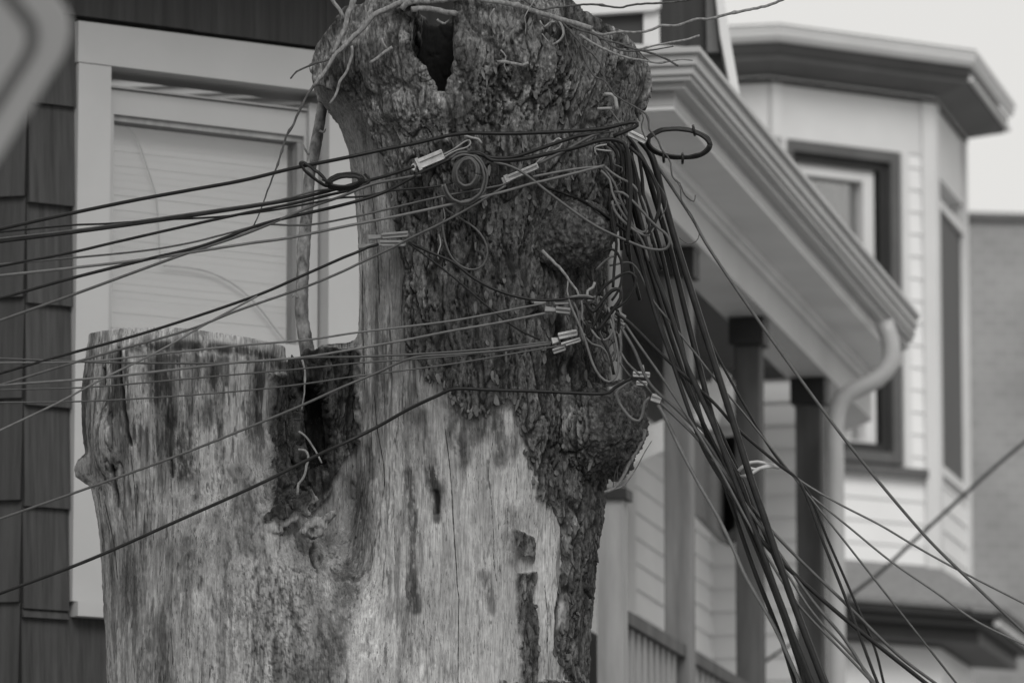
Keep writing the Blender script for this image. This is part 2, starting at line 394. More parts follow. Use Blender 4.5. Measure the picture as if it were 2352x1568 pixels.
# upper body seen above the porch roof
DU = 22.6
slab('wall', [(1180, 140), (1180, -160), (1640, -160), (1648, 0), (1690, 220), (1560, 220)], DU+.05, .3, M['shingle_dark'], ph)
slab('window_head', [(1215, 42), (1215, -60), (1518, -60), (1518, 18), (1500, 24)], DU-.05, .09, M['white2'], ph)
slab('window_jamb', [(1478, 110), (1478, 23), (1514, 24), (1516, 110)], DU-.02, .06, M['white2'], ph)
slab('pane', [(1240, 110), (1240, 40), (1477, 30), (1477, 110)], DU, .02, M['darktrim'], ph)
slab('trim_strip', [(1624, 120), (1620, -80), (1638, -80), (1640, 0), (1652, 120)], DU, .045, M['greytrim'], ph)
slab('corner_board', [(1686, 220), (1676, 190), (1654, 80), (1645, 0), (1640, -80), (1660, -80), (1664, 0), (1676, 80), (1700, 220)], DU-.06, .12, M['white2'], ph)

# ============================================================ BAY HOUSE
DB = 32.0
BF = Plane(2145, 800, DB, 58)          # front face, left of the corner: negative s
BR = Plane(2145, 800, DB, 13)          # right face: positive s
sBL = BF.sz(1770, 800)[0]; lw = BF.w(sBL, 0)
BL = Plane(1770, 800, lw.y, 103)
bh = thing('bay_house', (lw.x, lw.y, 0), 'white sided house with an angled bay window and heavy cornice under the sky', 'house')
sBR = BR.sz(2216, 800)[0]
zTop = BF.sz(2140, 240)[1]
# window opening
yT, yB = 312, 1062
wz1 = BF.sz(1930, 335)[1]; wz0 = BF.sz(2000, 1060)[1]; ws1 = BF.sz(2068, 700)[0]; ws0 = BF.sz(1802, 700)[0]
zss = [zTop-.128*i for i in range(60)]
zl = BF.sz(2100, 1345)[1]
bm = NB()
courses(bm, BF, sBL, 0, zss, wz0-.03, zl-.3, 0, .013, jitter=False)
courses(bm, BF, ws1+.055, -.085, zss, wz1, wz0-.03, 0, .013, jitter=False)
courses(bm, BR, 0.085, sBR-.085, zss, BR.sz(2180, 1120)[1], zl-.3, 0, .013, jitter=False)
courses(bm, BL, -1.2, 0, zss, zTop-.3, zl-.3, 0, .013, jitter=False)
obj('wall', bm, M['siding'], bh)
bm = NB(); pbox(bm, BF, sBL, 0, wz1+.001, zTop, -.1, .012); pbox(bm, BR, 0, sBR, BR.sz(2180, 440)[1], zTop, -.1, .012); pbox(bm, BL, -1.5, 0, zTop-.3, zTop, -.1, .012)
obj('frieze', bm, M['white2'], bh)
bm = NB(); pbox(bm, BF, -.085, .005, zl-.3, zTop-.001, -.1, .03); pbox(bm, BR, -.005, .085, zl-.3, zTop-.001, -.1, .031); obj('corner_board', bm, M['white2'], bh)
bm = NB(); pbox(bm, BR, sBR-.085, sBR, zl-.3, zTop-.001, -.1, .03); obj('corner_board', bm, M['white2'], bh)
bm = NB(); pbox(bm, BF, sBL, sBL+.07, zl-.3, zTop-.001, -.1, .03); obj('corner_board', bm, M['white2'], bh)
bm = NB(); pbox(bm, BF, ws0-.09, ws0, wz0-.02, wz1+.0, -.1, .03); pbox(bm, BF, ws1, ws1+.05, wz0-.02, wz1, -.1, .03); obj('casing', bm, M['white2'], bh)
wb = thing('window', BF.w(ws0, wz0), None, None); wb.parent = bh; wb.matrix_parent_inverse = bh.matrix_world.inverted()
def frame(b, pl, s0, s1, z0, z1, t, n0, n1):
    pbox(b, pl, s0, s0+t, z0, z1, n0, n1); pbox(b, pl, s1-t, s1, z0, z1, n0, n1); pbox(b, pl, s0+t, s1-t, z1-t, z1, n0, n1-.002); pbox(b, pl, s0+t, s1-t, z0, z0+t, n0, n1-.002)
bm = NB(); frame(bm, BF, ws0, ws1-.001, wz0, wz1-.001, .06, -.25, .01); obj('window_frame', bm, M['greytrim'], wb)
bm = NB(); frame(bm, BF, ws0+.061, ws1-.062, wz0+.061, wz1-.062, .05, -.25, -.03); obj('window_frame', bm, M['darktrim'], wb)
e0, e1 = ws0+.095, ws1-.135
zt_ = BF.sz(1900, 377, -.06)[1]; zm = BF.sz(2010, 1045, -.06)[1]
bm = NB(); frame(bm, BF, e0, e1, zm, zt_, .075, -.2, -.06); obj('sash', bm, M['white2'], wb)
bm = NB(); pbox(bm, BF, ws0+.1, ws1-.1, wz0, wz1, -.27, -.252); obj('backing_wall', bm, M['dark'], wb)
bm = NB(); pbox(bm, BF, e0+.075, e1-.075, zm+.07, zt_-.07, -.13, -.125); obj('pane', bm, M['glass2'], wb)
bm = NB(); k = 0; s = e0+.06
while s < e1-.06:
    pbox(bm, BF, s, s+.05, zm, zt_-(.05 if k % 3 else .3), -.2-.02*(k % 2), -.19-.02*(k % 2)); s += .065; k += 1
obj('curtain', bm, M['soffit'], wb)
bm = NB()  # dark pieces behind the pane imitate blotchy reflections in the glass
for k_ in range(5): a_ = e0+.12+k_*.09; prism(bm, [BF.w(a_, zt_-.1-.1*(k_ % 2), -.17), BF.w(a_+.07, zt_-.12, -.17), BF.w(a_+.10, zt_-.45-.2*(k_ % 3), -.17), BF.w(a_+.03, zt_-.5, -.17)], BF.w(0, 0, -.172)-BF.w(0, 0, -.17))
obj('reflection_blotches', bm, M['greytrim'], wb)
bm = NB(); pbox(bm, BF, ws0-.12, -.09, wz0-.075, wz0-.025, -.1, .06); obj('sill', bm, M['greytrim'], wb)
# right face window: dark narrow strip
wz = (BR.sz(2180, 1100)[1], BR.sz(2180, 500)[1])
bm = NB(); pbox(bm, BR, .10, sBR-.10, wz[0], wz[1]-.001, -.1, .0); obj('pane', bm, M['darktrim'], bh)
bm = NB(); frame(bm, BR, .086, sBR-.086, wz[0]-.02, wz[1]+.02, .05, -.05, .025); obj('casing', bm, M['soffit'], bh)
# cornice built from outlines round the bay
def baypts(n, ext=1.5):
    """outline of the bay offset outwards by n: left run, front, right"""
    def off(pl, n): return Vector((pl.o[0]+pl.n[0]*n, pl.o[1]+pl.n[1]*n)), Vector(pl.d)
    def isect(a, b):
        (p, d), (q_, e) = a, b; den = d.x*e.y-d.y*e.x; t = ((q_.x-p.x)*e.y-(q_.y-p.y)*e.x)/den; return p+d*t
    l, f, r = off(BL, n), off(BF, n), off(BR, n)
    c1 = isect(l, f); c2 = isect(f, r)
    return [c1-Vector(BL.d)*ext, c1, c2, Vector((BR.o[0]+BR.n[0]*n, BR.o[1]+BR.n[1]*n))+Vector(BR.d)*(sBR+n)]
def band(b, n0, n1, z0, z1, zi=None):
    A, B = baypts(n0), baypts(n1)
    for i in range(3):
        v = []
        for z in (z0, z1):
            for p, nnn in ((A[i], 0), (A[i+1], 0), (B[i+1], 1), (B[i], 1)):
                zz = z if (zi is None or nnn) else z+zi
                v.append(b.verts.new((p.x, p.y, zz)))
        b.faces.new(v[0:4]); b.faces.new(v[4:8][::-1])
        for k in range(4): j = (k+1) % 4; b.faces.new((v[k], v[j], v[4+j], v[4+k]))
zC = zTop+.0
def slope(b, n0, z0, n1, z1, th=.02):
    A, B = baypts(n0), baypts(n1)
    for i in range(3):
        v = [b.verts.new((p.x, p.y, z)) for p, z in ((A[i], z0), (A[i+1], z0), (B[i+1], z1), (B[i], z1), (A[i], z0+th), (A[i+1], z0+th), (B[i+1], z1+th), (B[i], z1+th))]
        for f in ((0, 1, 2, 3), (7, 6, 5, 4), (0, 4, 5, 1), (1, 5, 6, 2), (2, 6, 7, 3), (3, 7, 4, 0)): b.faces.new([v[k] for k in f])
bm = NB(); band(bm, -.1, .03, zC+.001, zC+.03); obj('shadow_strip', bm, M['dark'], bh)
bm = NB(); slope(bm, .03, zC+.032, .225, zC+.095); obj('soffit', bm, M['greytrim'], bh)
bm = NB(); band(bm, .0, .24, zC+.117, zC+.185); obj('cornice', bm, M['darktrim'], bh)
bm = NB(); slope(bm, .25, zC+.187, .275, zC+.222, .03); band(bm, -.3, .285, zC+.254, zC+.268); obj('crown_moulding', bm, M['white2'], bh)
bm = NB(); slope(bm, -.6, zC+.39, .28, zC+.27, .01); obj('roof', bm, M['roof'], bh)
bm = NB(); A_, B_ = baypts(.242)[2:], baypts(.22)[2:]; tube(bm, [Vector((A_[0].x, A_[0].y, zC+.118)), Vector((A_[1].x, A_[1].y, zC+.118))], [.016]*2, 8); obj('bead', bm, M['white2'], bh)
# lower skirt roof and cornice
zk = BF.sz(2000, 1392)[1]
bm = NB(); band(bm, .0, .40, zk-.03, zk, .26); obj('skirt_roof', bm, M['roof'], bh)
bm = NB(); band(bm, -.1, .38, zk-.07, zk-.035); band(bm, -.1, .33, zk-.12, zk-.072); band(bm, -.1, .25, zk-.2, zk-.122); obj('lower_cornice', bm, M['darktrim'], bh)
bm = NB(); band(bm, -.1, .02, zk-2.5, zk-.21); obj('lower_wall', bm, M['siding'], bh)
bm = NB(); A_ = baypts(.36)[2:]; tube(bm, [Vector((A_[0].x, A_[0].y, zk-.09)), Vector((A_[1].x, A_[1].y, zk-.09))], [.02]*2, 8); obj('bead', bm, M['soffit'], bh)

# ============================================================ BRICK BUILDING far right
BB = Plane(2222, 505, 46, 82)
s0_, zb0 = BB.sz(2120, 503); s1_, _ = BB.sz(2700, 503)
bb = thing('brick_building', BB.w(s0_, 0), 'pale grey brick building far off at the right edge', 'building')
bm = NB(); pbox(bm, BB, s0_-1, s1_+3, 0, zb0, -4, 0); obj('wall', bm, M['brick'], bb)
bm = NB(); pbox(bm, BB, s0_-1.05, s1_+3, zb0+.001, zb0+.06, -4, .05); obj('parapet', bm, M['greytrim'], bb)

# ============================================================ SIGN in the near corner
Dg = 7.6; C = P(-322, 166, Dg); yaw = R(42)
sg = thing('road_sign', (C.x, C.y, 0), 'grey diamond road sign with dark border, out of focus in the top left corner', 'sign')
hx = Vector((math.cos(yaw), -math.sin(yaw), 0))
def diamond(h, rad, y0, y1):
    pts = []
    for k in range(4):
        a0 = math.pi/2*k; c = Vector((math.cos(a0), math.sin(a0)))*(h-rad*math.sqrt(2))
        for j in range(9):
            an = a0-math.pi/4+math.pi/2*j/8; pts.append(c+Vector((math.cos(an), math.sin(an)))*rad)
    return pts
nrm = Vector((-math.sin(yaw), -math.cos(yaw), 0))
def put(pts, off): return [C+hx*p.x+Vector((0, 0, p.y))+nrm*off for p in pts]
H_ = .435
bm = NB(); prism(bm, put(diamond(H_, .055, 0, 0), 0), nrm*-.003); obj('panel', bm, M['sign'], sg)
bm = NB(); A = put(diamond(H_-.062, .04, 0, 0), .002); B = put(diamond(H_-.092, .03, 0, 0), .002)
va = [bm.verts.new(p) for p in A]; vb = [bm.verts.new(p) for p in B]
for i in range(len(va)): j = (i+1) % len(va); bm.faces.new((va[i], va[j], vb[j], vb[i]))
obj('border', bm, M['signline'], sg)
bm = NB(); cpt = C+nrm*-.03; tube(bm, [Vector((cpt.x, cpt.y, 0)), Vector((cpt.x, cpt.y, C.z+.4))], [.03, .03], 12); obj('post', bm, M['metalpost'], sg)

# ============================================================ THE STUMP
def perm_(seed):
    r = np.random.RandomState(seed); p = r.permutation(256); return np.concatenate([p, p, p]).astype(np.int32), r
_p, _r = perm_(3)
_g = _r.normal(size=(256, 3)); _g /= np.linalg.norm(_g, axis=1)[:, None]; _g = _g.astype(np.float32)
def perlin(x, y, z):
    xi, yi, zi = np.floor(x).astype(np.int64), np.floor(y).astype(np.int64), np.floor(z).astype(np.int64)
    xf, yf, zf = x-xi, y-yi, z-zi
    f = lambda t: t*t*t*(t*(t*6-15)+10)
    u, v, w = f(xf), f(yf), f(zf); xi &= 255; yi &= 255; zi &= 255
    def gr(i, j, k):
        h = _p[_p[_p[(xi+i) & 255]+((yi+j) & 255)]+((zi+k) & 255)]; g = _g[h]
        return g[:, 0]*(xf-i)+g[:, 1]*(yf-j)+g[:, 2]*(zf-k)
    L = lambda a, b, t: a+(b-a)*t
    return 1.5*L(L(L(gr(0, 0, 0), gr(1, 0, 0), u), L(gr(0, 1, 0), gr(1, 1, 0), u), v), L(L(gr(0, 0, 1), gr(1, 0, 1), u), L(gr(0, 1, 1), gr(1, 1, 1), u), v), w)
def fbm(x, y, z, o=4, ga=.55):
    s = 0; a = 1; t = 0
    for i in range(o): s = s+a*perlin(x*2**i+7*i, y*2**i+3*i, z*2**i+5*i); t += a; a *= ga
    return s/t
_q = _r.rand(256, 3).astype(np.float32)
def voro(x, y, z):
    xi, yi, zi = np.floor(x).astype(np.int64), np.floor(y).astype(np.int64), np.floor(z).astype(np.int64)
    f1 = np.full(x.shape, 9., np.float32); f2 = f1.copy(); idc = np.zeros(x.shape, np.int32)
    for i in (-1, 0, 1):
        for j in (-1, 0, 1):
            for k in (-1, 0, 1):
                h = _p[_p[_p[(xi+i) & 255]+((yi+j) & 255)]+((zi+k) & 255)]; q = _q[h]
                d = np.sqrt((xi+i+q[:, 0]-x)**2+(yi+j+q[:, 1]-y)**2+(zi+k+q[:, 2]-z)**2).astype(np.float32)
                n1_ = d < f1; f2 = np.where(n1_, f1, np.minimum(f2, d)); idc = np.where(n1_, h, idc); f1 = np.where(n1_, d, f1)
    return f1, f2, idc
sstep = lambda a, b, x: (lambda t: t*t*(3-2*t))(np.clip((x-a)/(b-a), 0, 1))
def sdist(px, py, poly):
    """signed distance, negative inside"""
    d = np.full(px.shape, 1e9); ins = np.zeros(px.shape, bool); n = len(poly)
    for i in range(n):
        ax, ay = poly[i]; bx, by = poly[(i+1) % n]; ex, ey = bx-ax, by-ay
        t = np.clip(((px-ax)*ex+(py-ay)*ey)/(ex*ex+ey*ey+1e-9), 0, 1)
        d = np.minimum(d, (px-ax-t*ex)**2+(py-ay-t*ey)**2)
        c = ((ay > py) != (by > py)) & (px < (bx-ax)*(py-ay)/((by-ay) if by != ay else 1e-9)+ax); ins ^= c
    d = np.sqrt(d); return np.where(ins, -d, d)
def linedist(px, py, pts):
    d = np.full(px.shape, 1e9)
    for i in range(len(pts)-1):
        ax, ay = pts[i]; bx, by = pts[i+1]; ex, ey = bx-ax, by-ay
        t = np.clip(((px-ax)*ex+(py-ay)*ey)/(ex*ex+ey*ey+1e-9), 0, 1)
        d = np.minimum(d, (px-ax-t*ex)**2+(py-ay-t*ey)**2)
    return np.sqrt(d)
TY = 16.2
PM = F/(TY*1.0)                         # photo pixels per metre at the stump
# heights measured on the stump: table between photo row and height at depth TY (silhouette) and TY-.27 (front)
ys_ = np.arange(-200, 3000, 10.)
zt_s = np.array([P(1176, y, TY).z for y in ys_]); zt_f = np.array([P(1176, y, TY-.27).z for y in ys_])
def row_to_z(y): return np.interp(y, ys_, zt_s)
def qx_of(X, Z):
    k = (TY-.27)*ct+(Z-CAMZ)*st
    return X/k*F+1176
def qy_of(Z): return np.interp(-Z, -zt_f, ys_)
kS = lambda Z: TY*ct+(Z-CAMZ)*st
def rows(rs):
    y = np.array([r[0] for r in rs], float); z = row_to_z(y); k = kS(z)
    xl = (np.array([r[1] for r in rs])-1176)/F*k; xr = (np.array([r[2] for r in rs])-1176)/F*k
    return z[::-1], xl[::-1], xr[::-1]
MAIN = rows([(-80, 735, 1452), (60, 724, 1456), (120, 718, 1462), (160, 716, 1466), (200, 720, 1464), (235, 738, 1454), (285, 778, 1440), (340, 800, 1432), (400, 806, 1426), (450, 813, 1418),
    (520, 817, 1408), (600, 820, 1388), (700, 821, 1380), (800, 820, 1380), (870, 822, 1390), (950, 822, 1398), (1100, 818, 1382), (1200, 806, 1372), (1300, 790, 1358),
    (1450, 770, 1346), (1568, 750, 1338), (1800, 730, 1336)])
LEFT = rows([(700, 205, 655), (762, 203, 655), (820, 200, 655), (900, 192, 650), (1000, 190, 650), (1080, 200, 665), (1150, 214, 700), (1250, 228, 760), (1350, 236, 820),
    (1450, 240, 850), (1568, 244, 880), (1800, 250, 900)])
CROT = rows([(740, 612, 860), (800, 620, 850), (900, 618, 850), (1100, 610, 850), (1300, 600, 860), (1800, 600, 860)])
vs = .0038
gx = np.arange(P(150, 800, TY).x, P(1520, 800, TY).x, vs); gy = np.arange(TY-.42, TY+.34, vs)
gz = np.arange(row_to_z(1640), row_to_z(-15), vs)
nx, ny, nz_ = len(gx), len(gy), len(gz)
Fd = np.empty((nx, ny, nz_), np.float32)
X2, Y2 = np.meshgrid(gx, gy, indexing='ij')
def lobe(tab, z, yc, bfac, nx_=2.0, ph=0.):
    xl = np.interp(z, tab[0], tab[1]); xr = np.interp(z, tab[0], tab[2]); c, a = (xl+xr)/2, (xr-xl)/2; b = a*bfac
    th = np.arctan2((Y2-yc)/b, (X2-c)/a)
    fl = 1+.018*np.sin(th*5+ph+z*.9)+.012*np.sin(th*9+ph*2-z*1.7)*(np.abs(np.cos(th)) < 2)
    e = np.sqrt(((X2-c)/a)**2+((Y2-yc)/b)**2)
    fl = 1+(fl-1)*(1-np.abs(np.cos(th))**4)
    return (e/fl-1)*min(a, b)
def smin(a, b, k):
    h = np.clip(.5+.5*(b-a)/k, 0, 1); return b*(1-h)+a*h-k*h*(1-h)
def ball(x, y, D, r, sx=1, sz=1):
    p = P(x, y, D); return p, r, sx, sz
balls = [  # burls and knots that stand proud: photo x, y, depth, radius (m), stretch x/z, blend
    (1332, 535, TY-.27, .085, 1.05, .95, .05), (1285, 560, TY-.26, .05, 1, 1, .04),
    (1420, 975, TY-.13, .085, .95, 1.1, .06), (1375, 985, TY-.19, .085, 1.1, 1.1, .06), (1440, 930, TY-.12, .05, 1, 1, .04), (1420, 1050, TY-.12, .05, .8, 1.2, .05),
    (196, 1078, TY-.03, .032, 1, 1.1, .03), (255, 1010, TY-.14, .045, .8, 1.5, .06),
    *[(a_, b_, TY-.225, c_, 1.1, .9, .008) for a_, b_, c_ in ((622, 1212, .016), (632, 1196, .018), (646, 1182, .017), (655, 1200, .015), (664, 1176, .016), (676, 1190, .014), (690, 1168, .018), (704, 1152, .017), (722, 1146, .012), (706, 1180, .013), (700, 1222, .016), (712, 1208, .017), (726, 1198, .018), (740, 1206, .016), (734, 1224, .014), (752, 1190, .015), (764, 1180, .012), (718, 1232, .012), (640, 1216, .012))],
    (1458, 200, TY-.02, .03, .8, 2.0, .04), (1100, 75, TY-.22, .05, 1.6, 1, .05), (940, 85, TY-.2, .04, 1.2, 1.6, .04),
    (1000, 250, TY-.27, .06, 2.2, .8, .06)]
TOPX = [(700, 150), (722, 128), (745, 100), (790, 72), (850, 55), (895, 52), (905, 30), (930, 22), (955, 40), (968, 62), (1040, 62), (1052, 24), (1120, 20), (1200, 24), (1262, 32), (1310, 58), (1360, 84), (1400, 106), (1450, 132), (1475, 152), (1500, 190)]
topz = np.interp(qx_of(gx, row_to_z(60)), [p[0] for p in TOPX], [row_to_z(p[1]) for p in TOPX])
topz = topz+.004*np.sin(gx*90)+.003*np.sin(gx*211)
lz0, lz1 = row_to_z(777), row_to_z(806)
lx0, lx1 = gx[0], P(655, 800, TY).x
ltop = lz0+(lz1-lz0)*sstep(.42, 1.08, (gx-lx0)/(lx1-lx0))
ctop = np.interp(gx, [P(640, 1, TY).x, P(700, 1, TY).x, P(740, 1, TY).x, P(800, 1, TY).x, P(850, 1, TY).x], [row_to_z(v) for v in (845, 830, 796, 788, 760)])
for k, z in enumerate(gz):
    m = lobe(MAIN, z, TY, .80, ph=.7)
    m = np.maximum(m, (z-topz)[:, None]-.2*np.maximum(Y2-TY, 0))
    l = lobe(LEFT, z, TY+.02, .86, ph=2.1); l = np.maximum(l, z-ltop[:, None]-.06*(Y2-TY+.2))
    c = lobe(CROT, z, TY+.10, 1.0); c = np.maximum(c, z-ctop[:, None])
    yq = qy_of(np.array([z]))[0]
    kk = .02+.16*float(sstep(1090, 1420, yq))
    f = smin(smin(l, c, .02+kk*.5), m, kk)
    for bx, by, bd, br, sx, sz_, bl in balls:
        p = P(bx, by, bd)
        if abs(z-p.z) > br*sz_+.09: continue
        d = np.sqrt(((X2-p.x)/sx)**2+(Y2-p.y)**2+((z-p.z)/sz_)**2)-br
        f = smin(f, d.astype(np.float32), bl)
    Fd[:, :, k] = f
# carve the hollow at the top and the dark slot in the crotch
QX = qx_of(gx, row_to_z(130)); QY = qy_of(gz)
GXq, GYq = np.meshgrid(QX, QY, indexing='ij')
HOLE = [(962, -60), (950, 40), (934, 95), (942, 132), (964, 168), (990, 196), (1000, 226), (1030, 230), (1044, 190), (1054, 130), (1054, -60)]
_o = np.zeros(GXq.size); _nx = perlin(GXq.ravel()/22, GYq.ravel()/22, _o+.3)*9+perlin(GXq.ravel()/9, GYq.ravel()/9, _o+.7)*5; _ny = perlin(GXq.ravel()/20+9, GYq.ravel()/20, _o+.5)*9
hd = (sdist(GXq.ravel()+_nx, GYq.ravel()+_ny, HOLE)-3).reshape(GXq.shape)/PM
dep = TY+.20
Fd = np.maximum(Fd, np.minimum(-hd[:, None, :], 9)*-1*-1 if False else np.minimum(-(hd[:, None, :]), (dep-gy)[None, :, None]).astype(np.float32))
SLOT = [(684, 845), (716, 840), (748, 890), (762, 1000), (748, 1050), (700, 1075), (680, 980)]
hd = sdist(GXq.ravel()-0, GYq.ravel(), SLOT).reshape(GXq.shape)/PM
Fd = np.maximum(Fd, np.minimum(-(hd[:, None, :]), (TY+.06-gy)[None, :, None]).astype(np.float32))
Fd[0] = Fd[-1] = 1; Fd[:, 0] = Fd[:, -1] = 1; Fd[:, :, 0] = Fd[:, :, -1] = 1

def surface_nets(Fd):
    ins = Fd < 0
    cnt = np.zeros(tuple(s-1 for s in Fd.shape), np.uint8)
    for i in (0, 1):
        for j in (0, 1):
            for k in (0, 1): cnt += ins[i:ins.shape[0]-1+i, j:ins.shape[1]-1+j, k:ins.shape[2]-1+k]
    act = np.argwhere((cnt > 0) & (cnt < 8)); del cnt
    idx = np.full(tuple(s-1 for s in Fd.shape), -1, np.int32); idx[act[:, 0], act[:, 1], act[:, 2]] = np.arange(len(act))
    cs_ = [(i, j, k) for i in (0, 1) for j in (0, 1) for k in (0, 1)]
    val = {c: Fd[act[:, 0]+c[0], act[:, 1]+c[1], act[:, 2]+c[2]] for c in cs_}
    pos = np.zeros((len(act), 3)); num = np.zeros(len(act))
    for a in cs_:
        for ax in range(3):
            if a[ax]: continue
            b = list(a); b[ax] = 1; b = tuple(b); va, vb = val[a], val[b]; cr = (va < 0) != (vb < 0)
            t = np.where(cr, va/np.where(cr, va-vb, 1), 0)
            for q_ in range(3): pos[:, q_] += cr*(a[q_]+(t if q_ == ax else 0))
            num += cr
    V_ = act+pos/num[:, None]
    quads = []
    for ax in range(3):
        A = [slice(None)]*3; B = [slice(None)]*3; A[ax] = slice(0, -1); B[ax] = slice(1, None)
        ia, ib = ins[tuple(A)], ins[tuple(B)]; e = np.argwhere(ia != ib); s = ia[e[:, 0], e[:, 1], e[:, 2]]
        o1, o2 = [(1, 2), (2, 0), (0, 1)][ax]
        ok = (e[:, o1] > 0) & (e[:, o2] > 0) & (e[:, o1] < Fd.shape[o1]-1) & (e[:, o2] < Fd.shape[o2]-1); e = e[ok]; s = s[ok]
        def cell(d1, d2):
            c = e.copy(); c[:, o1] -= d1; c[:, o2] -= d2; return idx[c[:, 0], c[:, 1], c[:, 2]]
        q_ = np.stack([cell(1, 1), cell(0, 1), cell(0, 0), cell(1, 0)], 1); q_[~s] = q_[~s][:, ::-1]; quads.append(q_)
    return V_, np.concatenate(quads)
Vv, Q = surface_nets(Fd)
Gx, Gy, Gz = np.gradient(Fd[::1, ::1, ::1]) if False else (None, None, None)
Vw = np.stack([gx[0]+Vv[:, 0]*vs, gy[0]+Vv[:, 1]*vs, gz[0]+Vv[:, 2]*vs], 1)
del Fd
def vnormals(V_, Q):
    n = np.cross(V_[Q[:, 2]]-V_[Q[:, 0]], V_[Q[:, 3]]-V_[Q[:, 1]]); out = np.zeros_like(V_)
    for i in range(4):
        for a in range(3): out[:, a] += np.bincount(Q[:, i], n[:, a], len(V_))
    return out/np.maximum(1e-12, np.linalg.norm(out, axis=1))[:, None]
def smooth_(V_, Q, it):
    for _ in range(it):
        s = np.zeros_like(V_); c = np.bincount(Q.ravel(), minlength=len(V_)).astype(float)
        for i in range(4):
            for j in (Q[:, (i+1) % 4], Q[:, (i-1) % 4]):
                for a in range(3): s[:, a] += np.bincount(Q[:, i], V_[j, a], len(V_))
        V_ = .5*V_+.5*s/(2*c)[:, None]
    return V_
Vw = smooth_(Vw, Q, 1)
N_ = vnormals(Vw, Q)
FR = N_[:, 1] < .45; Nf = N_[FR]
x, y, z = Vw[FR, 0], Vw[FR, 1], Vw[FR, 2]
qx, qy = qx_of(x, z), qy_of(z)
# ---- what grows where, laid out on the stump's own front
BARK = [(860, -60), (1560, -60), (1560, 1200), (1480, 1650), (1345, 1650), (1329, 1568), (1300, 1520), (1279, 1474), (1286, 1367), (1294, 1280), (1294, 1195), (1268, 1160), (1232, 1135),
    (1228, 1074), (1208, 1023), (1194, 940), (1165, 928), (1135, 934), (1110, 958), (1075, 950), (1045, 915), (1025, 890), (985, 868), (945, 800), (928, 650), (915, 560), (905, 470), (900, 400), (880, 330), (848, 262), (815, 215), (775, 190), (735, 160), (720, 120), (760, 60)]
ISL = [[(1183, 1218), (1232, 1225), (1228, 1290), (1190, 1280)], [(1180, 1310), (1232, 1305), (1238, 1440), (1228, 1650), (1180, 1650), (1196, 1480)],
       [(1150, 1560), (1300, 1560), (1310, 1650), (1150, 1650)]]
CRO = [(610, 835), (640, 832), (655, 800), (690, 780), (820, 770), (822, 900), (815, 985), (770, 1040), (745, 1105), (715, 1150), (665, 1178), (618, 1190), (612, 1050), (614, 900)]
PX = fbm(x*9, y*9, z*4, 4); PX2 = fbm(x*35, y*35, z*14, 3)
edge = 12*PX+7*PX2
sdB = sdist(qx, qy, BARK)
sdI = np.minimum(np.minimum(sdist(qx, qy, ISL[0]), sdist(qx, qy, ISL[1])), sdist(qx, qy, ISL[2])); sdC = sdist(qx, qy, CRO)
sdA = np.minimum(np.minimum(sdB, sdI), sdC)
bark = sstep(2.5, -2.5, sdA+edge*1.8)
lowb = np.exp(-((qx-1440)/85)**2-((qy-985)/95)**2); upb = np.exp(-((qx-1325)/85)**2-((qy-545)/70)**2)
burl = np.clip(lowb*1.5+upb*1.5, 0, 1)*sstep(.15, .6, np.maximum(lowb, upb)*1.3)
headl = sstep(1130, 1040, qx)*sstep(330, 270, qy)          # lumpy speckled part of the head
# ---- relief
wx = x+.022*fbm(x*6, y*6, z*3, 2)+.006*fbm(x*28, y*28, z*14, 2); wy = y+.02*fbm(x*6+9, y*6, z*3, 2); wz = z+.02*fbm(x*20, y*20+4, z*9, 2)
fan = (qx-1100)/PM*.35*sstep(420, 60, qy)                     # furrows fan out towards the wide head
wx = wx-fan*.5
wrx = wx+.0075*fbm(x*40, y*40, z*22, 3); wrz = wz+.016*fbm(x*40+7, y*40, z*20, 3)
f1, f2, cid = voro(wrx*21, wy*21, wrz*4.6); e1 = f2-f1
g1, g2, cid2 = voro(wrx*50+5, wy*50, wrz*15); e2 = g2-g1
P3 = fbm(x*70, y*70, z*34, 5, .72); P4 = fbm(x*26, y*26, z*10, 4)
rdg = np.abs(fbm(wx*30+3, wy*30, wz*4.2, 4, .6)); rdg2 = np.abs(fbm(wx*80, wy*80+4, wz*14, 3, .6))
cw = .05+.20*sstep(-.2, .35, P4)
plate = sstep(0, 1, e1/cw)*sstep(.0, .07, rdg); plate2 = sstep(0, .16, e2)*sstep(0, .06, rdg2)
tilt_ = (((cid % 7)/6.0)-.5)
worn = sstep(.04, .22, fbm(x*9+21, y*9, z*3.6, 4))
d_bark = (.0125*plate-.008)*(1-.45*worn)+(.0035*plate2*plate+.0045*P3)*(1-.6*worn)+.006*P4+.005*tilt_*plate
d_head = .012*fbm(x*14, y*14, z*12, 4)+.0045*P3
d_bark = d_bark*(1-.7*headl)+d_head*.7*headl
lumps, l2, cid4 = voro(x*38+.5*PX, y*38, z*38); lumpe = l2-lumps
BI = fbm(x*24, y*24, z*24, 5, .6); BF_ = fbm(x*85, y*85, z*85, 3, .7)
d_burl = .005*(1-lumps)*sstep(0, .15, lumpe)+.024*BI+.011*BF_-.004
grain = fbm(x*38+3*fbm(x*3, y*3, z*1.2, 2), y*38, z*4, 4); grain2 = fbm(x*110, y*110, z*16, 3, .7)
split = np.abs(fbm(x*20+5, y*20, z*1.1+3, 3)); region = sstep(-.05, .25, fbm(x*4, y*4, z*2, 2)); splitl = sstep(.035, .0, split)*region
twist = (qx-735)/PM
d_wood = .005*grain+.0040*grain2-.006*splitl+.0035*fbm(x*55, y*55, z*28, 4, .7)+.009*fbm(x*5, y*5, z*1.3, 2)
lip = np.exp(-(np.clip(-(sdA+edge*1.8), 0, 99)/11)**2)
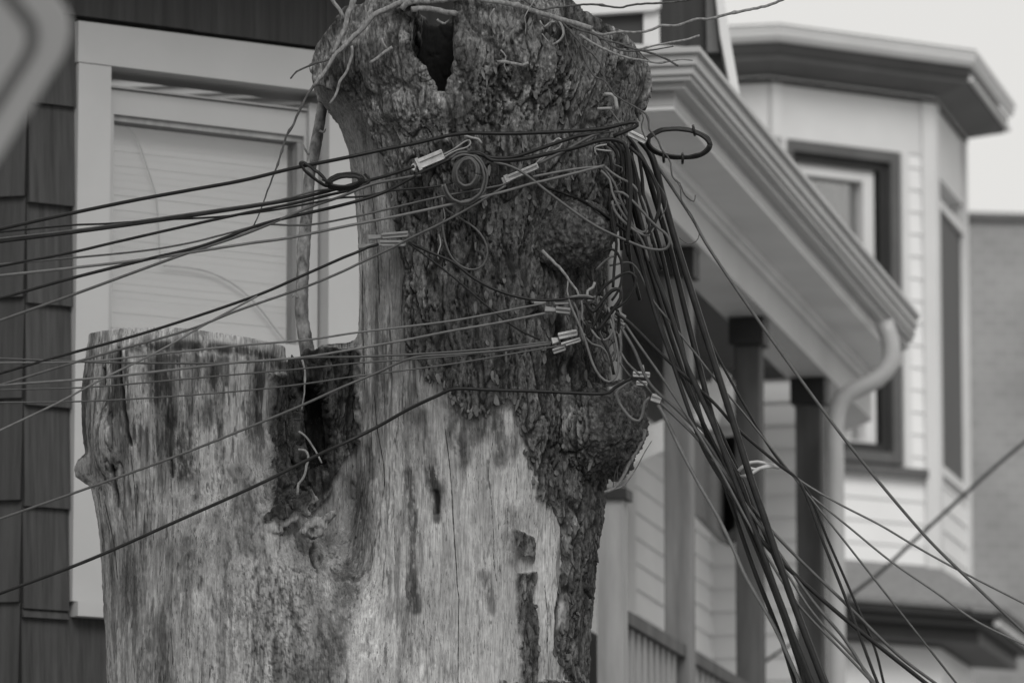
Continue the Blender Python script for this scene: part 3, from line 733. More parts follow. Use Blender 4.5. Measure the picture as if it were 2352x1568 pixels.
disp = d_wood*(1-bark)+(d_bark+.010+.009*lip*(.4+.6*sstep(-.2, .2, PX2)))*bark
disp = disp*(1-burl)+(d_burl+.006)*burl
swirl = np.exp(-((qx-700)/95)**2-((qy-1195)/50)**2)
disp += .010*swirl*fbm(x*30, y*30, z*30, 3)
low = np.exp(-((qx-690)/120)**2)*sstep(1180, 1260, qy); disp += low*.006*fbm(x*16, y*16, z*7, 4)
rim = np.exp(-np.clip(np.abs(z-np.interp(x, gx, ltop))-.004, 0, 9)**2/.014**2)*(qx < 665); disp *= 1-.97*rim
disp += .014*fbm(x*3.2, y*3.2, z*2.2, 3)*(1-rim)
CR = [([(269, 790), (270, 830), (276, 880), (281, 930), (288, 960), (295, 1013)], 3.6), ([(252, 1060), (258, 1110), (262, 1150)], 4), ([(392, 1050), (394, 1090)], 2),
      ([(1290, 1180), (1293, 1290), (1280, 1400), (1278, 1480)], 4), ([(690, 860), (716, 930), (720, 1040)], 9), ([(232, 830), (231, 870)], 3), ([(720, 1235), (712, 1262), (722, 1290)], 5), ([(1000, 1130), (1004, 1175)], 7)]
crack = np.zeros_like(x)
for pts, w_ in CR: crack = np.maximum(crack, sstep(w_+1.5, w_*.35, linedist(qx+7*PX2, qy, pts)))
disp -= .010*crack
cut = sstep(.72, .92, Nf[:, 2])*(1-burl)*(1-bark); disp *= 1-.75*cut
disp += cut*0
# ---- colour of wood and bark: darker furrows, shade painted into hollow and slot
streak = fbm(x*17, y*17, z*2.0, 5, .68); patch = fbm(x*5, y*5, z*2.2, 5, .6); fine = fbm(x*75, y*75, z*11, 3, .7); mott = fbm(x*60, y*60, z*36, 4, .7); blot = fbm(x*17, y*17, z*8, 5, .65)
leftb = sstep(830, 760, qx)
cen = np.exp(-((qx-1085)/125)**2)*sstep(1010, 1250, qy)
pale = np.exp(-((qx-1262)/30)**2)*sstep(1180, 1260, qy)*sstep(1500, 1380, qy)
wood = .325-.055*leftb+.05*cen+.10*pale+.03*np.exp(-((qx-875)/40)**2)*sstep(980, 1040, qy)
calm = 1-.45*sstep(830, 900, qx)
wood = wood*(1+calm*(.60*np.clip(streak*1.6, -.8, .45)*(1-.5*cen)+.45*np.clip(blot*1.5, -.9, .6)*(1-.6*cen)+.32*fine+.20*mott)+.40*np.clip(patch, -.6, .5)*(1-.5*cen))
def darken(a, k):
    global wood
    wood = wood*(1-np.clip(a, 0, 1)*k)
# ragged weather streaks
dk = sstep(.02, .10, fbm(x*19+2, y*19, z*3, 5, .68)); darken(dk*sstep(1120, 940, qy)*leftb*sstep(772, 800, qy), .68)
darken(sstep(.12, .20, fbm(x*24+9, y*24, z*1.6, 5, .66))*(1-.75*cen), .45)
darken(sstep(.24, .31, fbm(x*50+9, y*50, z*6, 4, .7))*(1-.3*cen), .6)
wood = wood*(1+.15*sstep(.12, .22, fbm(x*30+19, y*30, z*6, 5, .68)))
darken(sstep(.16, .24, blot)*(1-.8*cen)*calm, .4)
darken(sstep(.10, .3, fbm(x*7+4, y*7, z*2.4, 4, .6))*(1-.5*cen), .38)
def stain(pts, w, k):
    d = linedist(qx+16*PX+10*PX2, qy, pts); a = sstep(w*1.3, w*.3, d)*sstep(-.22, .12, .5*fine+.5*mott+.5*streak+.12*(w-d)/w); darken(a, k)
for pts, w, k in [([(335, 775), (338, 850)], 22, .6), ([(360, 840), (375, 920), (395, 1000), (430, 1090)], 38, .62), ([(482, 830), (485, 900), (470, 960)], 24, .62), ([(590, 850), (588, 920), (575, 990)], 20, .62),
        ([(300, 790), (400, 786), (500, 790), (600, 798), (645, 812)], 15, .8), ([(400, 1010), (420, 1080)], 24, .5), ([(545, 1080), (565, 1150), (580, 1250)], 30, .5), ([(255, 1050), (262, 1150)], 12, .5),
        ([(350, 1450), (360, 1540)], 55, .5), ([(540, 1180), (560, 1260)], 26, .4), ([(810, 1080), (830, 1200), (800, 1330), (770, 1450), (750, 1560)], 36, .6), ([(942, 1080), (945, 1180), (948, 1320), (952, 1400)], 13, .75),
        ([(990, 1080), (1003, 1150), (1006, 1190)], 14, .8), ([(1040, 930), (1050, 1010), (1062, 1050)], 34, .6), ([(975, 950), (985, 1060), (1000, 1120)], 18, .5), ([(1140, 960), (1150, 1010), (1150, 1060)], 22, .65),
        ([(1120, 1320), (1135, 1400)], 16, .6), ([(1090, 960), (1100, 1000)], 28, .6), ([(845, 400), (860, 520), (870, 650), (872, 800), (880, 900)], 20, .5), ([(905, 560), (915, 700), (925, 850), (960, 950)], 30, .5),
        ([(1195, 940), (1212, 1010), (1236, 1080)], 13, .9), ([(1170, 1180), (1180, 1280)], 24, .5), ([(690, 1280), (720, 1400), (700, 1560)], 40, .3), ([(1050, 1040), (1130, 980)], 20, .3),
        ([(840, 1010), (850, 1080)], 12, .6), ([(430, 1250), (450, 1330)], 30, .35), ([(300, 1280), (310, 1400)], 20, .35), ([(625, 1000), (628, 1160)], 14, .6)]: stain(pts, w, k)
zig = 8*np.abs(((qx/24) % 1)*2-1)+10*PX2+800+(qx-400)*.02
band_ = np.exp(-((qy-zig)/3.2)**2)*(qx > 330)*(qx < 650); wood = wood*(1+.35*sstep(zig+4, zig-6, qy)*(qx < 655)*(qy > 740)); wood = wood+.10*band_*sstep(-.1, .2, PX)
wood = wood*(1-.85*crack)*(1-.55*splitl)
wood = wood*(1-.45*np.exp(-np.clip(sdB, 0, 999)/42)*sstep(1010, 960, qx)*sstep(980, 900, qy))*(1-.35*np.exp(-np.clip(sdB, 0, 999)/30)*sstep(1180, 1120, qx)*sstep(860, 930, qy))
swt = np.clip(swirl*1.5, 0, 1); wood = wood*(1-.5*swt)+.5*swt*.26*(1+.7*mott+.6*blot)*(.35+.65*sstep(.0, .004, disp+.004))
por = sstep(.02, .22, fbm(x*95, y*95, z*75, 3, .7))*np.exp(-((qx-650)/140)**2)*sstep(1220, 1360, qy); darken(por, .6)
barkc = .022+.060*plate*(.25+.75*(cid % 5)/4)+.018*plate2*(.3+.7*(cid2 % 4)/3)+.050*np.clip(mott, -.4, .8)*(.4+.6*plate)+.035*np.clip(PX, -.5, .6)+.02*P3
barkc = barkc*(1-.5*worn)+.062*(1+.5*fine)*.5*worn
flake = ((cid2 % 11) < 3)*plate2*plate*sstep(-.1, .25, fbm(x*5+3, y*5, z*5, 2)); barkc = barkc+.07*flake
lic, lic2, _c = voro(x*95, y*95, z*75); spk = sstep(.42, .2, lic)*((_c % 5) < 2)
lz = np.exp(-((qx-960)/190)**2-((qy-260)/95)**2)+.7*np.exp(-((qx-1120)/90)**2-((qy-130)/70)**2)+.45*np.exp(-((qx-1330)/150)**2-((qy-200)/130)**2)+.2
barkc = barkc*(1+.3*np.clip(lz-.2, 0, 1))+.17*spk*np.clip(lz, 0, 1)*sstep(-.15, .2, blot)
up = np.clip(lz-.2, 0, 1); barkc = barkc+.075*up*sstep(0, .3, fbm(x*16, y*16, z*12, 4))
pchw = np.exp(-((qx-1225-6*PX)/15)**2-((qy-585)/70)**2); barkc = barkc+.06*pchw
barkc = 1.12*barkc*(1+.55*np.clip(fbm(x*6+11, y*6, z*3.5, 3)*1.4, -.8, .8))*(1-.55*(1-sstep(0, .6, e1/cw))*(1-.6*headl))
barkc = barkc*(1-.22*sstep(300, 420, qy)*sstep(960, 860, qy))
burlc = .030+.035*(1-lumps)*sstep(0, .2, lumpe)+.045*np.clip(BI*1.5+.2, 0, 1)+.03*mott+.05*spk
flange = .115*(1+.7*streak+.5*fine+.3*mott)
tone = wood*(1-bark)+barkc*bark
tone = tone*(1-burl)+burlc*burl
fl = (1-bark)*sstep(460, 300, qy); tone = tone*(1-.75*fl)+flange*.75*fl
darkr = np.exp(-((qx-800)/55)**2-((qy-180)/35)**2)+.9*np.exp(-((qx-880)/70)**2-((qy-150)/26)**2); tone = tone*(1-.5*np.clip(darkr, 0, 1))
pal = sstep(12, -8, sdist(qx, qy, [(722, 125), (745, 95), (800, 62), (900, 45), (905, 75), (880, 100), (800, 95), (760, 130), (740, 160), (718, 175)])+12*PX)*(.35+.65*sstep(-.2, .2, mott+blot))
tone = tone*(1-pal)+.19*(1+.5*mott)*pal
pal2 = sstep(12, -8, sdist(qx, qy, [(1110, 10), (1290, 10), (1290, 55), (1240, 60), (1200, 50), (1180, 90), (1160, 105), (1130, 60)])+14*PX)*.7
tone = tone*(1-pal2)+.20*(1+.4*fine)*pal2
tone = np.where((cut > .5), .26*(1+.3*fine), tone)
inh = sstep(2, -6, sdist(qx, qy, HOLE))*(y > TY-.22); tone = tone*(1-inh)+.003*inh; bfx = 1-inh  # hollow's shade painted near black over the wood tone
inh = sstep(4, -4, sdist(qx, qy, SLOT)); tone = tone*(1-.75*inh)  # crotch slot painted darker to deepen its shade
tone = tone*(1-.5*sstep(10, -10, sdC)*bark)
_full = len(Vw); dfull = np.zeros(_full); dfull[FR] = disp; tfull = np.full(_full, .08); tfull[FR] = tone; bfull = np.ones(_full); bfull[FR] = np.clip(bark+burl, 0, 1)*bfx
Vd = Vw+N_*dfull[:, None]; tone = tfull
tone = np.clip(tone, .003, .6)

me = bpy.data.meshes.new('trunk')
me.vertices.add(len(Vd)); me.vertices.foreach_set('co', Vd.astype(np.float32).ravel())
me.loops.add(Q.size); me.loops.foreach_set('vertex_index', Q.astype(np.int32).ravel())
me.polygons.add(len(Q)); me.polygons.foreach_set('loop_start', np.arange(0, Q.size, 4, dtype=np.int32))
try: me.polygons.foreach_set('loop_total', np.full(len(Q), 4, np.int32))
except Exception: pass
me.update(calc_edges=True); me.validate()
for nm, arr in (('tone', tone), ('bark', bfull)):
    at = me.attributes.new(nm, 'FLOAT', 'POINT'); at.data.foreach_set('value', arr.astype(np.float32))
me.polygons.foreach_set('use_smooth', np.ones(len(Q), bool))
def trunkmat():
    m = bpy.data.materials.new('bark_and_bare_wood'); m.use_nodes = True
    n, l = m.node_tree.nodes, m.node_tree.links; b = n['Principled BSDF']; b.inputs['Roughness'].default_value = .88; b.inputs['Specular IOR Level'].default_value = .25
    at = n.new('ShaderNodeAttribute'); at.attribute_name = 'tone'; ab = n.new('ShaderNodeAttribute'); ab.attribute_name = 'bark'
    tc = n.new('ShaderNodeTexCoord')
    def noise(sc, det, rough=.6):
        mp = n.new('ShaderNodeMapping'); mp.inputs['Scale'].default_value = sc; l.new(tc.outputs['Object'], mp.inputs[0])
        t = n.new('ShaderNodeTexNoise'); t.inputs['Scale'].default_value = 1; t.inputs['Detail'].default_value = det; t.inputs['Roughness'].default_value = rough
        l.new(mp.outputs[0], t.inputs[0]); return t.outputs[0]
    def rng(v, a, b_, c_, d_):
        r = n.new('ShaderNodeMapRange'); r.inputs[1].default_value = a; r.inputs[2].default_value = b_; r.inputs[3].default_value = c_; r.inputs[4].default_value = d_; l.new(v, r.inputs[0]); return r.outputs[0]
    def mth(op, a, b_):
        r = n.new('ShaderNodeMath'); r.operation = op
        for i, v in enumerate((a, b_)):
            if isinstance(v, (int, float)): r.inputs[i].default_value = v
            else: l.new(v, r.inputs[i])
        return r.outputs[0]
    gw = noise((240, 240, 14), 7, .70); fl1 = noise((330, 330, 42), 4); flm = noise((16, 16, 5), 4)
    gb = noise((110, 110, 50), 9, .74); sp = noise((420, 420, 330), 2); spm = noise((20, 20, 16), 4)
    fw = mth('MULTIPLY', rng(gw, .37, .63, .70, 1.28), mth('SUBTRACT', 1.0, mth('MULTIPLY', rng(fl1, .56, .66, 0, .75), rng(flm, .40, .56, 0, 1))))
    fb = mth('MULTIPLY', rng(gb, .38, .62, .3, 1.7), 1.0)
    add = mth('MULTIPLY', mth('MULTIPLY', rng(sp, .62, .72, 0, .13), rng(spm, .45, .62, .1, 1)), ab.outputs['Fac'])
    mi = n.new('ShaderNodeMix'); l.new(ab.outputs['Fac'], mi.inputs[0]); l.new(gw, mi.inputs[2]); l.new(gb, mi.inputs[3])
    mf = n.new('ShaderNodeMix'); l.new(ab.outputs['Fac'], mf.inputs[0]); l.new(fw, mf.inputs[2]); l.new(fb, mf.inputs[3])
    mu = mth('ADD', mth('MULTIPLY', at.outputs['Fac'], mf.outputs[0]), add)
    cc = n.new('ShaderNodeCombineColor'); [l.new(mu, cc.inputs[i]) for i in range(3)]; l.new(cc.outputs[0], b.inputs['Base Color'])
    bp = n.new('ShaderNodeBump'); bp.inputs['Strength'].default_value = 1; bp.inputs['Distance'].default_value = .004
    l.new(mi.outputs[0], bp.inputs['Height']); l.new(bp.outputs[0], b.inputs['Normal'])
    return m
tree = thing('tree_stump', (0, TY, 0), 'huge dead double stump with cut tops, peeling bark and wires fastened round it', 'tree')
tr = link('trunk', me, trunkmat(), tree)
bvh = BVHTree.FromPolygons([Vector(v) for v in Vd[::1]], [tuple(q) for q in Q]) if False else None
# lower trunk down to the ground
bm = NB(); prev = None
for zz, a in ((gz[0]+.02, .985), (2.6, 1.0), (2.0, 1.02), (1.2, 1.05), (.6, 1.12), (.25, 1.28), (0, 1.5)):
    xl, xr = float(np.interp(gz[0]+.03, LEFT[0], LEFT[1])), float(np.interp(gz[0]+.03, MAIN[0], MAIN[2])); c, w = (xl+xr)/2, (xr-xl)/2*a
    ring = [bm.verts.new((c+w*math.cos(t)*(1+.03*math.sin(5*t)), TY+.02+.31*a*math.sin(t)*(1+.06*math.sin(7*t+zz)), zz)) for t in [2*math.pi*i/72 for i in range(72)]]
    if prev: [bm.faces.new((prev[i], prev[(i+1) % 72], ring[(i+1) % 72], ring[i])) for i in range(72)]
    prev = ring
obj('trunk_base', bm, M['stem'], tree, True)

# ---- camera-side surface depth of the stump
deps = None
from mathutils import kdtree
CO = Vector((0, 0, CAMZ))
bvh = BVHTree.FromPolygons(Vd.tolist(), Q.tolist(), all_triangles=False)
def surf(x, y):
    """depth of the stump's front where the photo shows (x, y), or None"""
    h = bvh.ray_cast(CO, P(x, y, 16)-CO)
    return h[0].y if h[0] is not None else None
def curve3(pts, D, rpx, off=.014, hug=True, step=.014, ext0=0, ext1=0, sm=6):
    """pts photo points [(x, y[, depth])]; D default depth or function; keeps the line in front of the wood"""
    q = []
    for p in pts:
        d = p[2] if len(p) > 2 else (D(p[0], p[1]) if callable(D) else D)
        q.append(P(p[0], p[1], d))
    c, _ = catmull(q, [1]*len(q), step)
    if hug:
        ds = []
        for v in c:
            h = bvh.ray_cast(CO, (v-CO).normalized())
            lim = (h[0].y-off) if h[0] is not None else 99
            ds.append(min(v.y, lim))
        ds = np.array(ds)
        mn = ds.copy()
        for _ in range(sm):
            pd = np.concatenate([[mn[0]], mn, [mn[-1]]]); mn = np.minimum(ds, (pd[:-2]+pd[1:-1]+pd[2:])/3)
        c = [CO+(v-CO)*(m/v.y) for v, m in zip(c, mn)]
    if ext0: c = [c[0]+(c[0]-c[min(4, len(c)-1)]).normalized()*ext0]+c
    if ext1: c = c+[c[-1]+(c[-1]-c[-min(5, len(c))]).normalized()*ext1]
    return c
def rlist(c, r0, r1):
    n = len(c); return [PR(r0+(r1-r0)*i/(n-1), v.y)/2 for i, v in enumerate(c)]
def twig(pts, w0, w1, m='twig', D=None, name='branch', hug=True, off=.02, knots=True, par=None):
    if D is None: D = 15.86
    c = curve3(pts, D, w0, off, hug, .010)
    r = rlist(c, w0, w1); b0 = NB()
    for i in range(2, len(c)-2):
        if m == 'stem': r[i] *= 1+.07*math.sin(i*.31)*math.sin(i*.11+1)+random.uniform(-.03, .03); continue
        c[i] = c[i]+Vector((random.uniform(-1, 1), random.uniform(-1, 1), random.uniform(-1, 1)))*r[i]*.22
        if knots and random.random() < .05: r[i] *= 1.5
    tube(b0, c, r, 14 if m == 'stem' else 7, bump=.05 if m == 'stem' else .08)
    return obj(name, b0, M[m], par or tree, True)
stem = twig([(712, 850, 16.22), (705, 800, 16.2), (693, 720, 16.2), (695, 640, 16.2), (698, 560, 16.22), (706, 480, 16.24), (712, 400, 16.27), (724, 340, 16.3), (738, 260, 16.33), (748, 180, 16.38), (752, 90, 16.42)], 33, 22, 'stem', name='sucker_stem', hug=False, knots=False)
for pts in ([(709, 355), (700, 342), (697, 332)], [(734, 300), (744, 304), (748, 296)], [(684, 685), (676, 676), (672, 683)], [(716, 375), (712, 350), (708, 356)]): twig([(a, b_, 16.17) for a, b_ in pts], 6, 3, 'stem', hug=False, par=stem, name='bud')
DT = 15.84
T = [
 ([(816, -30), (813, 0), (800, 33), (791, 66), (780, 92), (764, 123)], 17, 9, 'twig'),
 ([(756, -20), (764, 0), (779, 22), (791, 42)], 10, 8, 'twig'),
 ([(1010, -4), (965, 0), (923, 7), (890, 20), (857, 37), (835, 62), (802, 95), (769, 128), (753, 154), (720, 198)], 17, 8, 'twig'),
 ([(745, 165), (720, 198), (703, 225), (685, 260), (672, 291), (659, 309), (645, 355), (632, 393), (615, 437), (598, 484), (583, 518)], 7, 3, 'twigd'),
 ([(839, 13), (841, 35), (840, 60)], 4, 6, 'twig'),
 ([(768, 130), (745, 140), (725, 145), (700, 156), (681, 165), (667, 181)], 6, 4, 'twigd'),
 ([(808, 106), (809, 120), (806, 136), (795, 167), (780, 189), (773, 214), (758, 238)], 7, 6, 'twig'),
 ([(850, 145), (874, 128), (888, 118), (901, 108)], 7, 8, 'twig'), ([(877, 88), (880, 100), (888, 112)], 6, 6, 'twig'),
 ([(923, 22), (935, 8), (960, 4), (1000, 3), (1060, -6)], 14, 12, 'twig'), ([(945, 22), (989, 22), (1020, 27), (1046, 31)], 14, 14, 'twig'),
 ([(1004, 45), (1012, 52), (1022, 54), (1034, 44)], 7, 5, 'twig'),
 ([(1060, -12), (1111, 0), (1188, 13), (1236, 29), (1280, 42), (1324, 55), (1360, 67)], 10, 13, 'twig'),
 ([(1195, -10), (1210, 4), (1238, 22), (1270, 18), (1302, 15), (1357, 10), (1400, 15), (1423, 18), (1456, 11), (1522, 7), (1566, 2), (1620, -6)], 5, 5, 'twigd'),
 ([(1355, 68), (1378, 80), (1420, 74), (1474, 74), (1498, 68), (1522, 59), (1555, 59), (1600, 44), (1625, 44), (1660, 36), (1704, 26), (1757, 15), (1797, 0), (1820, -12)], 6, 7, 'twig'),
 ([(1280, 40), (1324, 66), (1360, 76), (1390, 92), (1423, 101), (1456, 112), (1485, 119), (1522, 132), (1558, 152)], 6, 5, 'twigd'),
 ([(1331, 80), (1368, 103), (1412, 123), (1445, 134), (1478, 139), (1511, 145), (1544, 140), (1565, 137), (1591, 139)], 7, 3, 'twig'),
 ([(1390, 92), (1408, 108), (1434, 117), (1470, 117), (1500, 115), (1547, 107)], 5, 3, 'twigd'),
 ([(1467, 114), (1500, 106), (1544, 97), (1575, 92), (1607, 82)], 4, 6, 'twig'), ([(1467, 118), (1478, 130), (1492, 141)], 3, 3, 'twigd'),
 ([(1280, 44), (1291, 60), (1294, 78), (1287, 92), (1269, 103)], 7, 5, 'twig'),
 ([(1287, 45), (1308, 70), (1325, 90), (1342, 108), (1364, 127), (1380, 150), (1386, 170), (1388, 190), (1386, 215)], 5, 4, 'twigd'),
 ([(1330, 85), (1338, 120), (1344, 140), (1355, 160), (1366, 176), (1390, 187), (1402, 205), (1412, 218), (1434, 233), (1467, 251), (1478, 271), (1474, 285), (1475, 300), (1483, 319)], 5, 3, 'twigd'),
 ([(1467, 251), (1484, 263), (1490, 280), (1491, 297), (1500, 308), (1510, 322), (1519, 342), (1533, 360), (1540, 375), (1543, 402), (1553, 415), (1561, 421), (1569, 441), (1580, 455), (1594, 463), (1597, 448)], 5, 3, 'twigd'),
 ([(1545, 405), (1562, 430), (1566, 462), (1590, 496), (1602, 525), (1606, 540), (1598, 555), (1580, 560), (1560, 546)], 3, 2, 'twigd'),
 ([(1495, 390), (1510, 420), (1528, 450), (1530, 475), (1516, 505)], 3, 2, 'twigd'),
 ([(1245, 575), (1262, 592), (1290, 620), (1308, 645), (1324, 665), (1331, 684)], 8, 5, 'twig'),
 ([(1142, 143), (1160, 142), (1180, 146), (1200, 150), (1214, 144)], 8, 7, 'twig'),
 ([(1228, 0), (1205, 40), (1208, 55), (1206, 80)], 3, 2, 'twig'), ([(1130, 55), (1125, 38), (1136, 20)], 4, 4, 'twig'),
 ([(1262, 60), (1272, 40), (1284, 20)], 4, 3, 'twig'), ([(1150, 115), (1162, 130), (1158, 150), (1165, 165)], 4, 3, 'twig'),
 ([(1295, 62), (1300, 95), (1312, 130), (1328, 160), (1338, 178)], 3, 3, 'twigd'), ([(1275, 50), (1262, 52), (1250, 62), (1240, 48)], 5, 4, 'twig'),
 ([(1335, 760), (1345, 770)], 3, 3, 'twig'),
 ([(686, 990), (700, 1000), (716, 1021), (730, 1045), (739, 1063)], 5, 4, 'twig'), ([(685, 1032), (700, 1034), (708, 1045), (704, 1070), (698, 1095), (686, 1110), (683, 1136)], 6, 6, 'twig'),
 ([(694, 826), (700, 850), (700, 880), (698, 910), (693, 940)], 5, 3, 'twig'), ([(1262, 100), (1245, 78)], 3, 3, 'twig'),
 ([(1015, 452), (1018, 475), (1022, 500), (1017, 508)], 3, 3, 'twig'), ([(1008, 538), (1012, 562), (1005, 585), (1008, 596)], 4, 3, 'twig'),
 ([(1305, 645), (1303, 668), (1306, 682)], 4, 4, 'twig'),
 ([(1030, 318), (1040, 330), (1042, 340)], 4, 4, 'twigd'),
]
for pts, w0, w1, m in T: twig(pts, w0, w1, m, DT)
M['crackm'] = mat('crack_dark', .008, .9)  # even dark colour for half-sunk tubes drawn as cracks
for pts, w in [([(1022, 980), (1028, 1030), (1035, 1090), (1040, 1170), (1044, 1240), (1048, 1300), (1051, 1350), (1054, 1372), (1053, 1430), (1052, 1620)], 2.6), ([(1135, 990), (1128, 1040), (1122, 1080), (1128, 1150), (1133, 1220), (1134, 1290), (1142, 1340)], 1.6), ([(390, 1437), (395, 1480), (397, 1530)], 2), ([(392, 1090), (396, 1150), (398, 1240)], 1.8), ([(333, 1120), (332, 1230)], 1.4), ([(258, 880), (257, 960), (260, 1040)], 1.6), ([(300, 1040), (310, 1130), (312, 1190)], 1.6), ([(470, 1120), (474, 1200)], 1.4), ([(240, 1150), (262, 1250), (270, 1330)], 2), ([(860, 905), (866, 980), (880, 1060), (884, 1120)], 2.2), ([(905, 1200), (908, 1290)], 1.4), ([(985, 1060), (990, 1100)], 2), ([(1160, 1100), (1166, 1190), (1164, 1260)], 1.4), ([(1090, 1280), (1092, 1340)], 1.2), ([(832, 620), (834, 760), (838, 900)], 1.8), ([(852, 420), (866, 560), (872, 700)], 2), ([(1250, 1340), (1258, 1420), (1256, 1500)], 2), ([(560, 1330), (566, 1420)], 1.4), ([(680, 1300), (690, 1380)], 1.4)]:
    c = curve3(pts, 16.0, w, -.0005, True, .008, sm=0); b0 = NB(); rr = rlist(c, w, w); rr = [v*random.uniform(.6, 1.2) for v in rr]; rr[0] = rr[-1] = .0002; tube(b0, c, rr, 5); obj('crack', b0, M['crackm'], tree, True)
# sprout stubs on the cut top
twig([(1066, 110, 15.93), (1068, 60, 15.92), (1069, 20, 15.93), (1070, -40, 15.95)], 52, 40, 'stem', name='stub', hug=False, knots=False)
twig([(1126, 70, 15.9), (1112, 40, 15.9), (1098, 5, 15.9), (1088, -30, 15.92)], 13, 17, 'twig', name='stub', hug=False, knots=False)
twig([(925, 105, 15.9), (928, 60, 15.88), (936, 20, 15.9), (948, -25, 15.92)], 46, 30, 'stem', name='stub', hug=False, knots=False)
twig([(1048, 80, 15.88), (1050, 40, 15.88), (1046, -20, 15.9)], 10, 7, 'stem', name='stub', hug=False)
# root tuft under the lower burl
for pts, w0, w1, m in [([(1481, 985), (1476, 1010), (1462, 1035), (1445, 1065), (1431, 1095), (1412, 1120), (1388, 1130)], 9, 7, 'twig'), ([(1497, 1012), (1480, 1040), (1455, 1085), (1430, 1115), (1395, 1128)], 2, 4, 'twig'),
        ([(1461, 1020), (1455, 1045), (1436, 1070), (1428, 1095)], 3, 2, 'twigd'), ([(1445, 1040), (1425, 1062), (1418, 1080), (1420, 1105)], 2, 2, 'twigd'), ([(1418, 1070), (1412, 1090), (1408, 1120)], 2, 2, 'twigd'),
        ([(1470, 990), (1468, 1015), (1455, 1030), (1462, 1042)], 3, 2, 'twigd'), ([(1440, 1050), (1443, 1075), (1430, 1100)], 2, 2, 'twigd')]: twig(pts, w0, w1, m, 16.02, hug=False)
# loose bark flakes standing off the trunk
rs = np.random.RandomState(5)
IDX = np.where(FR)[0]
cand = IDX[(bark > .9) & (Nf[:, 1] < -.1) & (burl < .3) & (qy > 60) & (qy < 1560) & (qx > 1090) & (plate > .9)]
sel = rs.choice(cand, 260, replace=False); bm = NB(); edgec = IDX[(np.abs(sdB+edge*1.8) < 5) & (Nf[:, 1] < -.2) & (qy < 1560) & (qy > 850)]
sel = np.concatenate([sel, rs.choice(edgec, min(len(edgec), 140), replace=False)])
for i in sel:
    p = Vector(Vd[i]); nn = Vector(N_[i]); upv = Vector((0, 0, 1)); sx_ = upv.cross(nn).normalized(); hh = rs.uniform(.006, .022); ww = rs.uniform(.003, .008); lift = rs.uniform(.001, .006)
    ang = rs.uniform(-.35, .35); upv = (upv*math.cos(ang)+sx_*math.sin(ang)); sx_ = upv.cross(nn).normalized()
    k = 7; top = []
    for j in range(k):
        t = 2*math.pi*j/k; rr = rs.uniform(.7, 1.15); a_, b_ = math.cos(t)*ww*rr, math.sin(t)*hh*rr
        top.append(p+sx_*a_+upv*b_+nn*(.001+lift*(.5-.5*math.sin(t))))
    a_ = [bm.verts.new(v) for v in top]; b_ = [bm.verts.new(v-nn*.006) for v in top]
    bm.faces.new(a_)
    for j in range(k): bm.faces.new((a_[j], a_[(j+1) % k], b_[(j+1) % k], b_[j]))
M['flake'] = mat('bark_flakes', .085, .9, .75, (38, 38, 22), .004)
fk = obj('bark_flakes', bm, M['flake'], tree); fk['kind'] = 'stuff'
# ============================================================ CABLES, CLAMPS, COILS
DL = lambda x, y: 15.80-.55*max(0, (820-x)/820)
DR = lambda x, y: 16.12-.85*max(0, (y-350)/1218)
def cable(pts, w, m, label, D=None, group=None, ext0=0, ext1=0, off=.012, cat='cable', hug=True, w1=None, name='cable'):
    c = curve3(pts, D or DL, w, off, hug, .014, ext0, ext1)
    b0 = NB(); tube(b0, c, rlist(c, w, w1 or w), 10)
    return tag(obj(name, b0, M[m], None, True), label, cat, group)
GL = 'service wires strung from the left to the stump'; GR_ = 'cables falling from the stump to the lower right'
cable([(0, 526), (168, 489), (309, 460), (440, 436), (560, 414), (672, 387), (791, 363), (879, 344), (960, 328), (1033, 311), (1077, 306), (1176, 307), (1316, 301), (1393, 294), (1440, 283), (1460, 281), (1464, 288), (1448, 297), (1409, 313)],
      9, 'cable', 'topmost thick black cable crossing the stump and hooking back at its right edge', group=GL, ext0=2, off=.02)
cable([(0, 533), (168, 517), (242, 514), (370, 505), (504, 498), (620, 484), (672, 475), (780, 455), (835, 451), (901, 438), (989, 430), (1040, 420)], 5, 'cable', 'thin black wire just under the topmost thick cable at the left edge', group=GL, ext0=2)
cable([(0, 555), (168, 534), (336, 511), (504, 486), (659, 461), (747, 441), (820, 421), (880, 406), (930, 390), (952, 382)], 8, 'cable', 'thick black cable ending in the bright metal clamp above the small coil', group=GL, ext0=2)
cable([(0, 548), (168, 529), (336, 505), (504, 481), (620, 464), (659, 456), (720, 440), (760, 434)], 5, 'cableg', 'grey wire riding on the thick cable that ends in the bright clamp', group=GL, ext0=2)
cable([(0, 611), (168, 579), (249, 560), (437, 517), (571, 488), (672, 468), (760, 447), (820, 432), (850, 415), (837, 400)], 7, 'cable', 'dark cable running from the left into the flat oval coil', group=GL, ext0=2)
cable([(0, 607), (168, 592), (336, 575), (440, 557), (504, 541), (605, 516), (659, 517), (714, 516), (813, 498), (879, 483), (1011, 452), (1150, 426), (1160, 422)], 5, 'cableg', 'thin grey wire crossing the bare wood to the long wedge clamp', group=GL, ext0=2)
cable([(0, 633), (168, 615), (336, 595), (571, 559), (659, 547), (802, 518), (923, 494), (1033, 470), (1110, 452), (1176, 435), (1224, 421), (1243, 417), (1320, 398), (1389, 380)], 7, 'cablel', 'pale grey cable passing under the long wedge clamp to the bark edge', group=GL, ext0=2, off=.018)
cable([(0, 685), (168, 638), (336, 596), (470, 563), (605, 514), (790, 470), (879, 443), (967, 397), (1037, 364)], 8, 'cable', 'dark cable climbing to the knot of the small coil', group=GL, ext0=2, off=.016)
